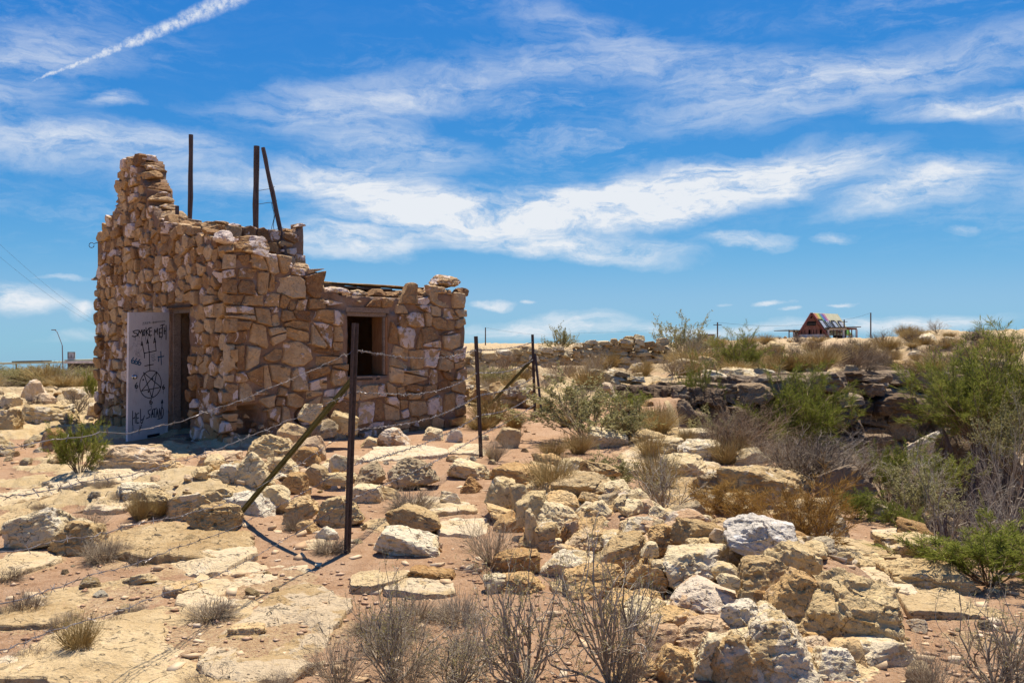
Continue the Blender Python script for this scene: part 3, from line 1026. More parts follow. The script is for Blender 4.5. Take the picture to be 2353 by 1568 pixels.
def build_core(name, fr, prof_pts, u0, u1, th, opening=None, holes=(), seed=0, cell=0.06, sign=1):
    us = np.arange(u0, u1 + 1e-6, (u1 - u0) / round((u1 - u0) / cell))
    vmax = max(z for _, z in prof_pts) + 0.1
    vs = np.arange(-0.30, vmax, cell)
    if opening:
        us = np.array([opening[np.argmin([abs(q - opening[0]), abs(q - opening[1])])] if min(abs(q - opening[0]), abs(q - opening[1])) < (us[1] - us[0]) * 0.5 + 1e-9 else q for q in us])
        vs = np.array([opening[2 + int(np.argmin([abs(q - opening[2]), abs(q - opening[3])]))] if min(abs(q - opening[2]), abs(q - opening[3])) < cell * 0.5 + 1e-9 else q for q in vs])
    U, Vv = np.meshgrid(us, vs, indexing='ij')
    P = xy3(U, Vv, seed * 3.7)
    out = fbm(P * 4.0, 3, 7 + seed) * 0.035 + fbm(P * 14.0, 2, 8 + seed) * 0.014 - (0.004 if seed == 1 else 0.014)
    for (hu, hv, ru, rv) in holes:
        rr_ = np.hypot((P[:, 0] - hu) / ru, (P[:, 1] - hv) / rv) + fbm(P * 5, 2, 3) * 0.25
        out = out - 0.40 * sstep(1.05, 0.8, rr_)
    nu, nv = U.shape
    outer = np.stack([P[:, 0], P[:, 1], out], 1)
    inner = np.stack([P[:, 0], P[:, 1], np.full(len(P), -th) + fbm(P * 4.0, 2, 18 + seed) * 0.02], 1)
    top = np.interp((us[:-1] + us[1:]) / 2, *zip(*prof_pts)) - 0.06
    keep = np.zeros((nu - 1, nv - 1), bool)
    for i in range(nu - 1):
        keep[i] = ((vs[:-1] + vs[1:]) / 2) < top[i]
        if opening:
            uc = (us[i] + us[i + 1]) / 2
            if opening[0] < uc < opening[1]:
                vc = (vs[:-1] + vs[1:]) / 2
                keep[i] &= ~((vc > opening[2]) & (vc < opening[3]))
    n0 = nu * nv
    faces = []
    def idx(i, j):
        return i * nv + j
    for i in range(nu - 1):
        for j in range(nv - 1):
            if not keep[i, j]:
                continue
            a, b, c, d_ = idx(i, j), idx(i + 1, j), idx(i + 1, j + 1), idx(i, j + 1)
            faces.append((a, b, c, d_))
            faces.append((d_ + n0, c + n0, b + n0, a + n0))
            if i == 0 or not keep[i - 1, j]:
                faces.append((a, d_, d_ + n0, a + n0))
            if i == nu - 2 or not keep[i + 1, j]:
                faces.append((c, b, b + n0, c + n0))
            if j == nv - 2 or not keep[i, j + 1]:
                faces.append((d_, c, c + n0, d_ + n0))
    W = fr.P(np.vstack([outer, inner])) - HL
    used = np.unique(np.array(faces))
    rem = np.full(len(W), -1)
    rem[used] = np.arange(len(used))
    me = mesh_from(W[used], rem[np.array(faces)], name)
    return obj(name, me, M['mortar'], house)


wall_l = build_core('wall', FL, LPROF, TH + 0.004, LW, TH, DOOR, seed=1)
wall_r = build_core('wall', FR, RPROF, 0.03, RW, TH, WIN, HOLES_R, seed=2)
wall_b = build_core('wall', FBI, BPROF, 0.01, RW - TH, TH, seed=3)
wall_rb = build_core('wall', FRB, RBPROF, TH + 0.004, LW, TH, seed=4)


def stone_cells(rng, u0, u1, v0, vmaxf, su, sv, opening=None, aniso=0.72):
    """irregular stones filling a wall face: cells of a jittered grid of sites"""
    sites = []
    v = v0 - sv
    vtop = max(vmaxf(q) for q in np.linspace(u0, u1, 60)) + sv
    while v < vtop:
        hh = sv * rng.uniform(0.75, 1.3)
        u = u0 - su * rng.uniform(0.2, 1.0)
        while u < u1 + su:
            ww = su * rng.choice([0.62, 0.85, 1.0, 1.2, 1.55])
            if rng.random() < 0.16:
                sites.append((u + ww * 0.5, v + hh * 0.26))
                sites.append((u + ww * 0.5 + rng.uniform(-0.05, 0.05), v + hh * 0.78))
            else:
                sites.append((u + ww * 0.5 + rng.uniform(-0.12, 0.12) * su, v + hh * 0.5 + rng.uniform(-0.22, 0.22) * sv))
            u += ww
        v += hh
    S = np.array(sites)
    cells = []
    for k, (su_, sv_) in enumerate(sites):
        if not (u0 < su_ < u1 and v0 - 0.1 < sv_):
            continue
        if sv_ > vmaxf(su_) - 0.05:
            continue
        if opening and opening[0] - 0.02 < su_ < opening[1] + 0.02 and opening[2] - 0.02 < sv_ < opening[3] + 0.02:
            continue
        poly = [(su_ - 0.6, sv_ - 0.5), (su_ + 0.6, sv_ - 0.5), (su_ + 0.6, sv_ + 0.5), (su_ - 0.6, sv_ + 0.5)]
        near = np.nonzero((np.abs(S[:, 0] - su_) < 1.2) & (np.abs(S[:, 1] - sv_) < 1.0))[0]
        for q in near:
            if q == k:
                continue
            du, dv = (S[q, 0] - su_) * aniso, S[q, 1] - sv_
            # bisector in the stretched metric
            a, b = du * aniso, dv
            mu, mv = (S[q, 0] + su_) / 2, (S[q, 1] + sv_) / 2
            poly = clip_poly(poly, a, b, a * mu + b * mv)
            if len(poly) < 3:
                break
        if len(poly) < 3:
            continue
        poly = clip_poly(poly, -1, 0, -(u0 - rng.uniform(0.03, 0.10)))
        if len(poly) > 2:
            poly = clip_poly(poly, 1, 0, u1 + rng.uniform(0.02, 0.09))
        if len(poly) > 2:
            poly = clip_poly(poly, 0, -1, -v0)
        if opening and len(poly) > 2:
            if opening[2] < sv_ < opening[3]:
                poly = clip_poly(poly, 1, 0, opening[0] - 0.01) if su_ < opening[0] else clip_poly(poly, -1, 0, -(opening[1] + 0.01))
            elif opening[0] - 0.1 < su_ < opening[1] + 0.1:
                poly = clip_poly(poly, 0, 1, opening[2] - 0.01) if sv_ < opening[2] else clip_poly(poly, 0, -1, -(opening[3] + 0.09))
        if len(poly) < 3:
            continue
        pa = np.array(poly)
        x, y = pa[:, 0], pa[:, 1]
        area = 0.5 * abs(np.dot(x, np.roll(y, -1)) - np.dot(y, np.roll(x, -1)))
        if area < 0.006:
            continue
        cells.append((area, pa))
    return cells


def coursed_cells(rng, u0, u1, v0, vmaxf, su, sv, opening=None, wob=0.05, seed=0):
    """rough courses: wavy bed joints, slanting side joints, thin stones split off here and there"""
    us = np.linspace(u0 - 1, u1 + 1, 60)
    vtop = max(vmaxf(q) for q in np.linspace(u0, u1, 60)) + sv
    beds, v = [], v0 - 0.04
    k = 0
    while v < vtop:
        wv = fbm(np.column_stack([us * 1.1, np.full(60, k * 7.7), np.full(60, seed)]), 3, 3) * wob * 1.6 * (0 if k == 0 else 1)
        beds.append(v + wv)
        v += sv * rng.choice([0.55, 0.8, 1.0, 1.2, 1.6])
        k += 1
    def warp(pts):
        pts = np.asarray(pts, float)
        q = np.column_stack([pts * 1.9, np.full(len(pts), seed * 3.3)])
        q2 = np.column_stack([pts * 5.5, np.full(len(pts), seed * 5.1)])
        du = fbm(q, 2, 41) * 0.13 + fbm(q2, 2, 43) * 0.035
        dv = fbm(q + 31.7, 2, 42) * 0.12 + fbm(q2 + 17.1, 2, 44) * 0.035
        lim = np.clip(np.minimum(pts[:, 0] - u0, u1 - pts[:, 0]) / 0.25, 0, 1)
        out = pts + np.column_stack([du * lim, dv * np.clip((pts[:, 1] - v0) / 0.3, 0, 1)])
        return [tuple(o_) for o_ in out]

    cells = []
    def bed(k, u):
        return float(np.interp(u, us, beds[k]))
    for k in range(len(beds) - 1):
        u = u0 - rng.uniform(0.03, 0.09)
        tl = 0.0
        while u < u1 - 0.05:
            ww = su * rng.choice([0.5, 0.7, 0.9, 1.0, 1.25, 1.7])
            ur = u + ww
            if u1 - ur < su * 0.4:
                ur = u1 + rng.uniform(0.02, 0.08)
            tr = rng.uniform(-0.07, 0.07) if ur < u1 else 0.0
            mid = (u + ur) / 2
            quad = [(u, bed(k, u)), (mid, bed(k, mid) - 0.008), (ur, bed(k, ur)), (ur + tr, bed(k + 1, ur + tr)), (mid, bed(k + 1, mid) + 0.008), (u + tl, bed(k + 1, u + tl))]
            parts = [quad]
            hgt = bed(k + 1, mid) - bed(k, mid)
            if hgt > 0.2 and rng.random() < 0.22:
                f = rng.uniform(0.3, 0.7)
                a_ = rng.uniform(-0.25, 0.25)
                vm = bed(k, mid) + hgt * f
                parts = [clip_poly(quad, a_, 1, a_ * mid + vm), clip_poly(quad, -a_, -1, -(a_ * mid + vm))]
            elif ww > su * 1.2 and rng.random() < 0.3:
                a_ = rng.uniform(-0.8, 0.8)
                parts = [clip_poly(quad, 1, a_, mid + a_ * (bed(k, mid) + hgt / 2)), clip_poly(quad, -1, -a_, -(mid + a_ * (bed(k, mid) + hgt / 2)))]
            for poly in parts:
                if len(poly) < 3:
                    continue
                poly = warp(poly)
                pa = np.array(poly)
                cu, cv = pa.mean(0)
                if cv > vmaxf(cu) - 0.03 or rng.random() < 0.02:
                    continue
                if opening:
                    if opening[0] - 0.02 < cu < opening[1] + 0.02 and opening[2] - 0.02 < cv < opening[3] + 0.02:
                        continue
                    if opening[2] - 0.06 < cv < opening[3] + 0.04:
                        poly = clip_poly(poly, 1, 0, opening[0] - 0.01) if cu < (opening[0] + opening[1]) / 2 else clip_poly(poly, -1, 0, -(opening[1] + 0.01))
                    elif opening[0] - 0.25 < cu < opening[1] + 0.25 and abs(cv - opening[3]) < 0.4 and cv > opening[3]:
                        poly = clip_poly(poly, 0, -1, -(opening[3] + 0.09))
                    elif opening[0] - 0.25 < cu < opening[1] + 0.25 and abs(cv - opening[2]) < 0.4 and cv < opening[2]:
                        poly = clip_poly(poly, 0, 1, opening[2] - 0.07)
                if len(poly) < 3:
                    continue
                pa = np.array(poly)
                x, y = pa[:, 0], pa[:, 1]
                area = 0.5 * abs(np.dot(x, np.roll(y, -1)) - np.dot(y, np.roll(x, -1)))
                if area > 0.006:
                    cells.append((area, pa))
            u, tl = ur, tr
    return cells


def stone_mesh_data(rng, fr, poly, gap, prot, level, seed, rough=1.0):
    """a dressed or broken wall stone: flat-ish face on the cell's outline, crisp corners, sides running into the wall"""
    n = len(poly)
    s = sum((poly[i][0] * poly[(i + 1) % n][1] - poly[(i + 1) % n][0] * poly[i][1]) for i in range(n))
    if s < 0:
        poly = poly[::-1]
    # inset each edge by its own share of the joint
    q = [tuple(v) for v in poly]
    for i in range(n):
        p0, p1 = poly[i], poly[(i + 1) % n]
        e = p1 - p0
        ln = math.hypot(*e)
        if ln < 1e-4:
            continue
        nn = np.array([e[1], -e[0]]) / ln
        a_ = math.atan2(nn[1], nn[0]) + rng.uniform(-0.16, 0.16)
        nn = np.array([math.cos(a_), math.sin(a_)])
        mid = (p0 + p1) / 2
        q2 = clip_poly(q, nn[0], nn[1], float(nn @ mid) - gap * rng.uniform(0.35, 1.8))
        if len(q2) >= 3:
            q = q2
    # knock off a corner now and then
    q = np.array(q)
    c = q.mean(0)
    for _ in range(rng.choice([0, 1, 1, 2, 2])):
        far_ = np.linalg.norm(q - c, axis=1)
        k = rng.choice([i_ for i_ in range(len(q)) if far_[i_] > 0.85 * far_.max()])
        dvec = q[k] - c
        L = np.linalg.norm(dvec)
        if L > 0.05:
            dvec = dvec / L
            a_ = math.atan2(dvec[1], dvec[0]) + rng.uniform(-0.4, 0.4)
            q2 = clip_poly([tuple(v) for v in q], math.cos(a_), math.sin(a_), math.cos(a_) * c[0] + math.sin(a_) * c[1] + L * rng.uniform(0.76, 0.95))
            if len(q2) >= 3:
                q = np.array(q2)
    c = q.mean(0)
    rim = []
    tot = sum(np.linalg.norm(q[(i + 1) % len(q)] - q[i]) for i in range(len(q)))
    for i in range(len(q)):
        a_, b_ = q[i], q[(i + 1) % len(q)]
        L = np.linalg.norm(b_ - a_)
        if L < 0.012:
            continue
        m = max(2, int(round(26 * L / tot)))
        for k in range(m):
            rim.append(a_ + (b_ - a_) * k / m)
    if len(rim) < 6 or tot < 0.2:
        return None
    rim = np.array(rim)
    nr_ = len(rim)
    size = math.sqrt(tot * tot / 16)
    W3 = np.column_stack([rim * 9.0, np.full(nr_, seed * 0.37)])
    rim = c + (rim - c) * (1 + 0.10 * fbm(W3, 3, 5))[:, None]
    tiltu, tiltv = rng.gauss(0, 0.10), rng.gauss(0, 0.10)
    ch = rng.uniform(0.03, 0.11) * min(size, 0.3)
    bulge = rng.uniform(-0.012, 0.018)
    rings = [(0.30, 0.0), (0.58, 0.0), (0.82, 0.0), (1 - min(ch / size * 1.3, 0.10), 0.0), (1.0, -ch), (1.02, -ch - 0.02), (1.0, -prot - 0.10)]
    V = [np.array([[c[0], c[1], prot + bulge]])]
    for (t, dw) in rings:
        p2 = c + (rim - c) * t
        wv = np.full(nr_, prot + dw) + bulge * (1 - t * t)
        V.append(np.column_stack([p2, wv]))
    V = np.vstack(V)
    d2 = V[:, :2] - c
    face = V[:, 2] > 0.0 - 1.0
    V[:, 2] += np.where(V[:, 2] > -prot - 0.05, d2[:, 0] * tiltu + d2[:, 1] * tiltv, 0)
    o = np.array([seed * 1.7 % 40, seed * 0.77 % 30, seed * 0.31 % 20])
    dd = fbm(V * 5.0 + o, 2, seed % 61) * 0.022 + fbm(V * 16.0 + o, 3, seed % 53, ridged=True) * 0.011 + fbm(V * 42.0 + o, 2, seed % 43) * 0.006
    V[:, 2] += dd * rough
    F = [(0, 1 + i, 1 + (i + 1) % nr_) for i in range(nr_)]
    for k in range(len(rings) - 1):
        b0, b1 = 1 + k * nr_, 1 + (k + 1) * nr_
        for i in range(nr_):
            j = (i + 1) % nr_
            F.append((b0 + i, b1 + i, b1 + j))
            F.append((b0 + i, b1 + j, b0 + j))
    cen = np.array([c[0], c[1], 0.0])
    return fr.P(V), np.array(F), fr.P(cen)[0]


def profile_fn(pts):
    xs, zs = zip(*pts)
    return lambda u: float(np.interp(u, xs, zs))


rng = random.Random(11)
stones = []        # (area weight, wall, verts, faces, centre)
for (fr, wl, cells, gap, pr, lvl) in (
        (FR, wall_r, coursed_cells(rng, 0.0, RW, -0.02, profile_fn(RPROF), 0.33, 0.235, WIN, 0.055, 1), 0.012, (0.002, 0.05), 3),
        (FL, wall_l, stone_cells(rng, 0.0, LW, -0.02, profile_fn(LPROF), 0.265, 0.205, DOOR, 0.85), 0.014, (0.0, 0.085), 3),
        (FBI, wall_b, [c for c in stone_cells(rng, 0.0, RW - TH, 2.35, profile_fn(BPROF), 0.33, 0.25, None, 0.75)], 0.02, (0.01, 0.06), 2)):
    for (area, poly) in cells:
        c = poly.mean(0)
        if fr is FR and any(np.hypot((c[0] - hu) / ru, (c[1] - hv) / rv) < 0.95 for hu, hv, ru, rv in HOLES_R):
            continue
        p_ = rng.uniform(*pr)
        sm_ = stone_mesh_data(rng, fr, poly, gap, p_, lvl, len(stones) * 13 + 5)
        if sm_ is None:
            continue
        vd, F, ctr = sm_
        wt = area * (1.3 if fr is FR else (1.0 if fr is FL else 0.7))
        stones.append((wt, wl, vd, F, ctr))

# small packing stones pushed into the joints
for fr, wl, pf, uw, op, cnt in ((FL, wall_l, profile_fn(LPROF), LW, DOOR, 150), (FR, wall_r, profile_fn(RPROF), RW, WIN, 90)):
    for _ in range(cnt):
        u_, v_ = rng.uniform(0.05, uw - 0.05), rng.uniform(0.0, 4.6)
        if v_ > pf(u_) - 0.15 or (op[0] - 0.06 < u_ < op[1] + 0.06 and op[2] - 0.06 < v_ < op[3] + 0.12):
            continue
        L_ = rng.uniform(0.05, 0.11)
        P, F = rock_verts(len(stones) * 5 + 2, (L_, rng.uniform(0.08, 0.14), L_ * rng.uniform(0.4, 0.8)), level=2, planes=8)
        P = np.stack([P[:, 0], P[:, 2], P[:, 1]], 1)
        cen = np.array([u_, v_, 0.0])
        stones.append((0.0001, wl, fr.P(P + cen), F[:, ::-1], fr.P(cen)[0]))

# cap stones along the broken wall tops
def caps(fr, wl, prof_pts, u0, u1, th, step, lvl, size=(0.22, 0.46), hgt=(0.10, 0.2)):
    pts = np.array(prof_pts, float) * np.array([1.0, 1.0])
    seg = np.hypot(*np.diff(pts, axis=0).T)
    cum = np.concatenate([[0], np.cumsum(seg)])
    s_ = 0.0
    while s_ < cum[-1]:
        L = rng.uniform(*size)
        h = rng.uniform(*hgt)
        d = th * rng.uniform(0.6, 1.12)
        sc = s_ + L / 2
        u = float(np.interp(sc, cum, pts[:, 0]))
        v = float(np.interp(sc, cum, pts[:, 1]))
        j = int(np.clip(np.searchsorted(cum, sc), 1, len(pts) - 1))
        steep = abs(pts[j][1] - pts[j - 1][1]) / (seg[j - 1] + 1e-6)
        s_ += (L if steep < 0.7 else h * 1.1) * rng.uniform(0.75, 1.0)
        if u < u0 + 0.02 or u > u1 - 0.02:
            continue
        P, F = rock_verts(len(stones) * 5 + 3, (L, d, h), level=lvl, planes=9)
        P = np.stack([P[:, 0], P[:, 2], P[:, 1]], 1)      # u, v, w
        F = F[:, ::-1]
        cen = np.array([u, v - 0.05 + (h * 0.3 if steep < 0.7 else 0.0), -th / 2 + rng.uniform(-0.08, 0.10)])
        stones.append((L * h * 1.6, wl, fr.P(P + cen), F, fr.P(cen)[0]))


caps(FL, wall_l, LPROF, 0.0, LW, TH, 0.3, 3)
caps(FR, wall_r, RPROF, 0.0, RW, TH, 0.3, 3)
caps(FBI, wall_b, BPROF, 0.0, RW - TH, TH, 0.3, 3, (0.2, 0.42), (0.06, 0.13))
# the lone block on the far right corner, and blocks in the two broken patches
for (u, v, wv, L, d, h) in ((4.42, 2.76, -0.2, 0.62, 0.42, 0.26), (4.1, 2.60, -0.2, 0.3, 0.3, 0.16), (0.12, 0.16, -0.2, 0.24, 0.3, 0.16), (0.36, 0.10, -0.18, 0.3, 0.3, 0.14), (0.24, 0.34, -0.26, 0.2, 0.2, 0.14),
                            (1.42, 0.34, -0.16, 0.26, 0.2, 0.2), (1.66, 0.30, -0.18, 0.3, 0.2, 0.15), (1.9, 0.36, -0.16, 0.24, 0.2, 0.14),
                            (0.35, 3.10, -0.15, 0.66, 0.5, 0.34), (-0.02, 3.2, -0.15, 0.3, 0.45, 0.22)):
    P, F = rock_verts(len(stones) * 5 + 1, (L, d, h), level=3, planes=10)
    P = np.stack([P[:, 0], P[:, 2], P[:, 1]], 1)
    cen = np.array([u, v, wv])
    stones.append((L * h * 4, wall_r, FR.P(P + cen), F[:, ::-1], FR.P(cen)[0]))

for (hu, hv, ru, rv) in HOLES_R:
    for _ in range(13):
        L_ = rng.uniform(0.07, 0.17)
        P, F = rock_verts(len(stones) * 5 + 4, (L_, L_, L_ * 0.7), level=2, planes=9)
        P = np.stack([P[:, 0], P[:, 2], P[:, 1]], 1)
        cen = np.array([hu + rng.uniform(-0.9, 0.9) * ru, hv + rng.uniform(-0.95, 0.5) * rv, rng.uniform(-0.34, -0.12)])
        stones.append((0.0002, wall_r, FR.P(P + cen), F[:, ::-1], FR.P(cen)[0]))
stones.sort(key=lambda q: -q[0])
for (wt, wl, vd, F, ctr) in stones[:300]:
    me = crisp(mesh_from(vd - ctr, F, 'stone'), 26.0)
    add_attr(me, 'rnd', np.full(len(vd), rng.random()))
    obj('stone', me, M['stone'], wl, tuple(ctr - HL))
rest = stones[300:]
if rest:
    vs, fs, rn, n0 = [], [], [], 0
    for (wt, wl, vd, F, ctr) in rest:
        vs.append(vd - HL)
        fs.append(F + n0)
        rn.append(np.full(len(vd), rng.random()))
        n0 += len(vd)
    me = crisp(mesh_from(np.vstack(vs), np.vstack(fs), 'small_stones'), 26.0)
    add_attr(me, 'rnd', np.concatenate(rn))
    tag(obj('small_stones', me, M['stone'], house), kind='stuff')
print('house stones', len(stones))


def hbox(mb, fr, u, v, wv, su, sv, sw):
    """box in a wall's axes, centre (u, v, w)"""
    return mb.box(fr.P([u, v, wv])[0] - HL, su, sv, sw, ax=fr.u, ay=(0, 0, 1), az=fr.n)


# window: lintel boards, jambs, sill
u0, u1, v0, v1 = WIN
hbox(MB(), FR, (u0 + u1) / 2, v1 + 0.035, -0.08, u1 - u0 + 0.06, 0.085, 0.16).build('lintel', M['board'], house)
hbox(MB(), FR, (u0 + u1) / 2 - 0.01, v1 - 0.042, -0.13, u1 - u0 - 0.01, 0.06, 0.20).build('lintel', M['board'], house)
hbox(MB(), FR, u1 - 0.022, (v0 + v1) / 2 - 0.03, -0.21, 0.04, v1 - v0 - 0.09, 0.40).build('window_jamb', M['jamb'], house)
hbox(MB(), FR, u1 - 0.06, (v0 + v1) / 2 - 0.03, -0.05, 0.034, v1 - v0 - 0.10, 0.05).build('window_jamb', M['board'], house)
hbox(MB(), FR, u0 + 0.02, (v0 + v1) / 2 - 0.03, -0.25, 0.035, v1 - v0 - 0.09, 0.30).build('window_jamb', M['darkwood'], house)
hbox(MB(), FR, (u0 + u1) / 2, v0 - 0.016, -0.12, u1 - u0 + 0.04, 0.03, 0.22).build('window_sill', M['board'], house)
hbox(MB(), FR, (u0 + u1) / 2, v0 - 0.052, -0.06, u1 - u0 + 0.10, 0.035, 0.10).build('window_sill', M['darkwood'], house)

# door way: lintel, jambs, threshold, dark inner leaf
u0, u1, v0, v1 = DOOR
hbox(MB(), FL, (u0 + u1) / 2, v1 + 0.04, -0.07, u1 - u0 + 0.22, 0.035, 0.22).build('lintel', M['darkwood'], house)
hbox(MB(), FL, (u0 + u1) / 2, v1 - 0.028, -0.12, u1 - u0 - 0.006, 0.07, 0.14).build('lintel', M['board'], house)
hbox(MB(), FL, u1 - 0.032, (v0 + v1) / 2, -0.10, 0.05, v1 - v0 - 0.13, 0.12).build('door_jamb', M['board'], house)
hbox(MB(), FL, u0 + 0.03, (v0 + v1) / 2, -0.15, 0.05, v1 - v0 - 0.13, 0.12).build('door_jamb', M['darkwood'], house)
hbox(MB(), FL, (u0 + u1) / 2, v0 + 0.02, -0.10, u1 - u0 - 0.02, 0.05, 0.30).build('threshold', M['board'], house)
for k in range(4):
    hbox(MB(), FL, u0 + 0.17 + k * 0.145, 1.02, -0.55 - 0.012 * k, 0.135, 1.95, 0.03).build('plank', M['darkwood'], house)

# roof boards over the low room, their ends showing above the window wall
for k in range(15):
    uu = 0.62 + k * 0.255
    zt = 2.62 - 0.022 * k * 0.3 + rng.uniform(-0.012, 0.012)
    mb = MB()
    a = FR.P([uu, zt, -0.30])[0] - HL
    b = FR.P([uu, zt + 0.07, -LW + 0.5])[0] - HL
    mid, ln = (a + b) / 2, np.linalg.norm(b - a)
    mb.box(mid, 0.245, ln, 0.035, ax=FR.u, ay=(b - a) / ln, az=np.cross(FR.u, (b - a) / ln))
    mb.build('roof_board', M['darkwood'], house)
P, F = rock_verts(77, (3.5, 0.5, 0.07), level=4, planes=4)
P = np.stack([P[:, 0], P[:, 2], P[:, 1]], 1)
me = smooth(mesh_from(FR.P(P + np.array([2.9, 2.63, -0.55])) - HL, F[:, ::-1], 'roof_earth'))
obj('roof_earth', me, M['orange'], house)

# the open door leaf and what is written on it
DH = np.array([*(FL.P([u1 - 0.01, 0, 0.06])[0][:2]), 0.05])
DF = np.array([-6.13, 13.93, 0.03])
dv = DF - DH
DW = 0.82
dv = dv / np.linalg.norm(dv)
dn = np.array([dv[1], -dv[0], 0]) * (1 if dv[1] * 0 + (-dv[0]) < 0 else -1)
dn /= np.linalg.norm(dn)
if dn[1] > 0:
    dn = -dn
up = np.array([0.012, 0.0, 1.0])
DHT = 2.06
dc = DH + dv * DW / 2 + up * DHT / 2
leaf = MB().box((0, 0, 0), DW, 0.042, DHT, ax=dv, ay=dn, az=up).build('door', M['door'], house)
leaf.location = tuple(dc - HL)


def dpt(zx, zy, out=0.0235):
    """a point on the leaf from its place in the enlarged photograph of the door"""
    b = (zy - 127.0) / 1340.0
    for _ in range(3):
        xl, xr = 88 + (140 - 88) * b, 545 + (600 - 545) * b
        a = (zx - xl) / (xr - xl)
        yt, yb = 125 + 5 * a, 1490 - 40 * a
        b = (zy - yt) / (yb - yt)
    return dv * DW * (0.5 - a) + up * DHT * (0.5 - b) + dn * out


def stroke(mb, pts, wd, out=0.0235):
    P = np.array([dpt(x, y, out) for x, y in pts])
    wm = wd * DW / 457.0
    for a, b in zip(P[:-1], P[1:]):
        t = b - a
        L = np.linalg.norm(t)
        if L < 1e-6:
            continue
        t /= L
        s = np.cross(dn, t) * wm / 2
        a2, b2 = a - t * wm * 0.4, b + t * wm * 0.4
        th = dn * 0.0018
        mb.add([a2 - s, a2 + s, b2 + s, b2 - s, a2 - s + th, a2 + s + th, b2 + s + th, b2 - s + th],
               [(4, 7, 6, 5), (0, 1, 2, 3), (0, 4, 5, 1), (2, 6, 7, 3), (0, 3, 7, 4), (1, 5, 6, 2)])


def graffiti(name, strokes, mat, wd, label=None):
    mb = MB()
    for k, s in enumerate(strokes):
        stroke(mb, s, wd, 0.0215 + 0.0006 * (k % 5))
    o = mb.build(name, mat, leaf)
    if label:
        o['label'] = label
    return o


def ell(cx, cy, rx, ry, n=18, a0=0, a1=360):
    return [(cx + rx * math.cos(math.radians(a0 + (a1 - a0) * i / n)), cy + ry * math.sin(math.radians(a0 + (a1 - a0) * i / n))) for i in range(n + 1)]


drips = lambda pts: [[(x, y), (x - 1, y + d)] for x, y, d in pts]
graffiti('graffiti_words', [
    [(196, 318), (165, 320), (140, 330), (152, 346), (185, 352), (190, 370), (160, 386), (133, 378)],
    [(196, 380), (206, 318), (220, 350), (238, 312), (246, 378)], ell(262, 344, 9, 32, 12),
    [(280, 290), (290, 372)], [(310, 300), (288, 335), (322, 376)], [(346, 290), (318, 296), (328, 376), (352, 372)], [(320, 334), (344, 328)],
    [(378, 372), (382, 310), (398, 345), (412, 298), (420, 365)], [(470, 296), (434, 306), (442, 395), (472, 392)], [(436, 350), (462, 344)],
    [(448, 270), (492, 258)], [(470, 266), (474, 392)], [(492, 290), (496, 362)], [(512, 268), (520, 420)], [(494, 334), (514, 326)]],
    M['black'], 8.5, 'black sprayed words SMOKE METH near the top of the door')
for dr_ in drips([(168, 388, 38), (240, 380, 40), (284, 376, 46), (310, 376, 36), (340, 376, 30), (386, 376, 26), (466, 394, 24), (212, 380, 20),
                                  (206, 905, 66), (522, 940, 62), (374, 1095, 40), (390, 1095, 70), (200, 1320, 60), (262, 1330, 90), (510, 1100, 60), (184, 1320, 110)]):
    graffiti('paint_drip', [dr_], M['black'], 3.0)
graffiti('graffiti_trident', [[(243, 440), (274, 560)], [(274, 562), (412, 538)], [(410, 538), (388, 400)], [(304, 420), (330, 548), (348, 748)], [(288, 697), (384, 684)],
                              [(236, 480), (243, 436), (256, 478), (236, 470)], [(296, 462), (304, 415), (318, 456), (298, 450)], [(376, 455), (386, 394), (400, 448), (380, 440)], [(276, 560), (280, 612)]],
         M['black'], 7.5, 'black trident drawn above the circled star')
st5 = [(278, 768), (488, 930), (266, 962), (430, 764), (388, 1038), (278, 768)]
graffiti('graffiti_star', [ell(366, 895, 124, 146, 36), st5, ell(278, 844, 5, 7, 6), ell(380, 838, 8, 8, 6), ell(344, 972, 5, 7, 6)], M['black'], 7.5, 'black five-pointed star in a circle')
six = lambda x, y, s: [(x + 4 * s, y - 22 * s), (x - 10 * s, y - 4 * s), (x - 8 * s, y + 14 * s), (x + 6 * s, y + 18 * s), (x + 14 * s, y + 6 * s), (x + 6 * s, y - 4 * s), (x - 8 * s, y + 4 * s)]
graffiti('graffiti_sixes', [six(205, 905, 1.4), six(518, 932, 1.1), six(378, 1082, 1.3)], M['black'], 8.5)
graffiti('graffiti_sixes', [six(152, 640, 1.5), six(188, 650, 1.5), six(224, 660, 1.5)], M['bluepaint'], 10, 'blue sprayed 666')
graffiti('graffiti_cross', [[(466, 548), (480, 688)], [(436, 606), (504, 600)], [(446, 606), (444, 652)]], M['bluepaint'], 10, 'blue sprayed cross')
graffiti('graffiti_scribble', [[(354, 590), (400, 572)], [(358, 606), (396, 594)], [(362, 622), (400, 606)], [(368, 640), (404, 624)], [(376, 650), (410, 634)]], M['bluepaint'], 3)
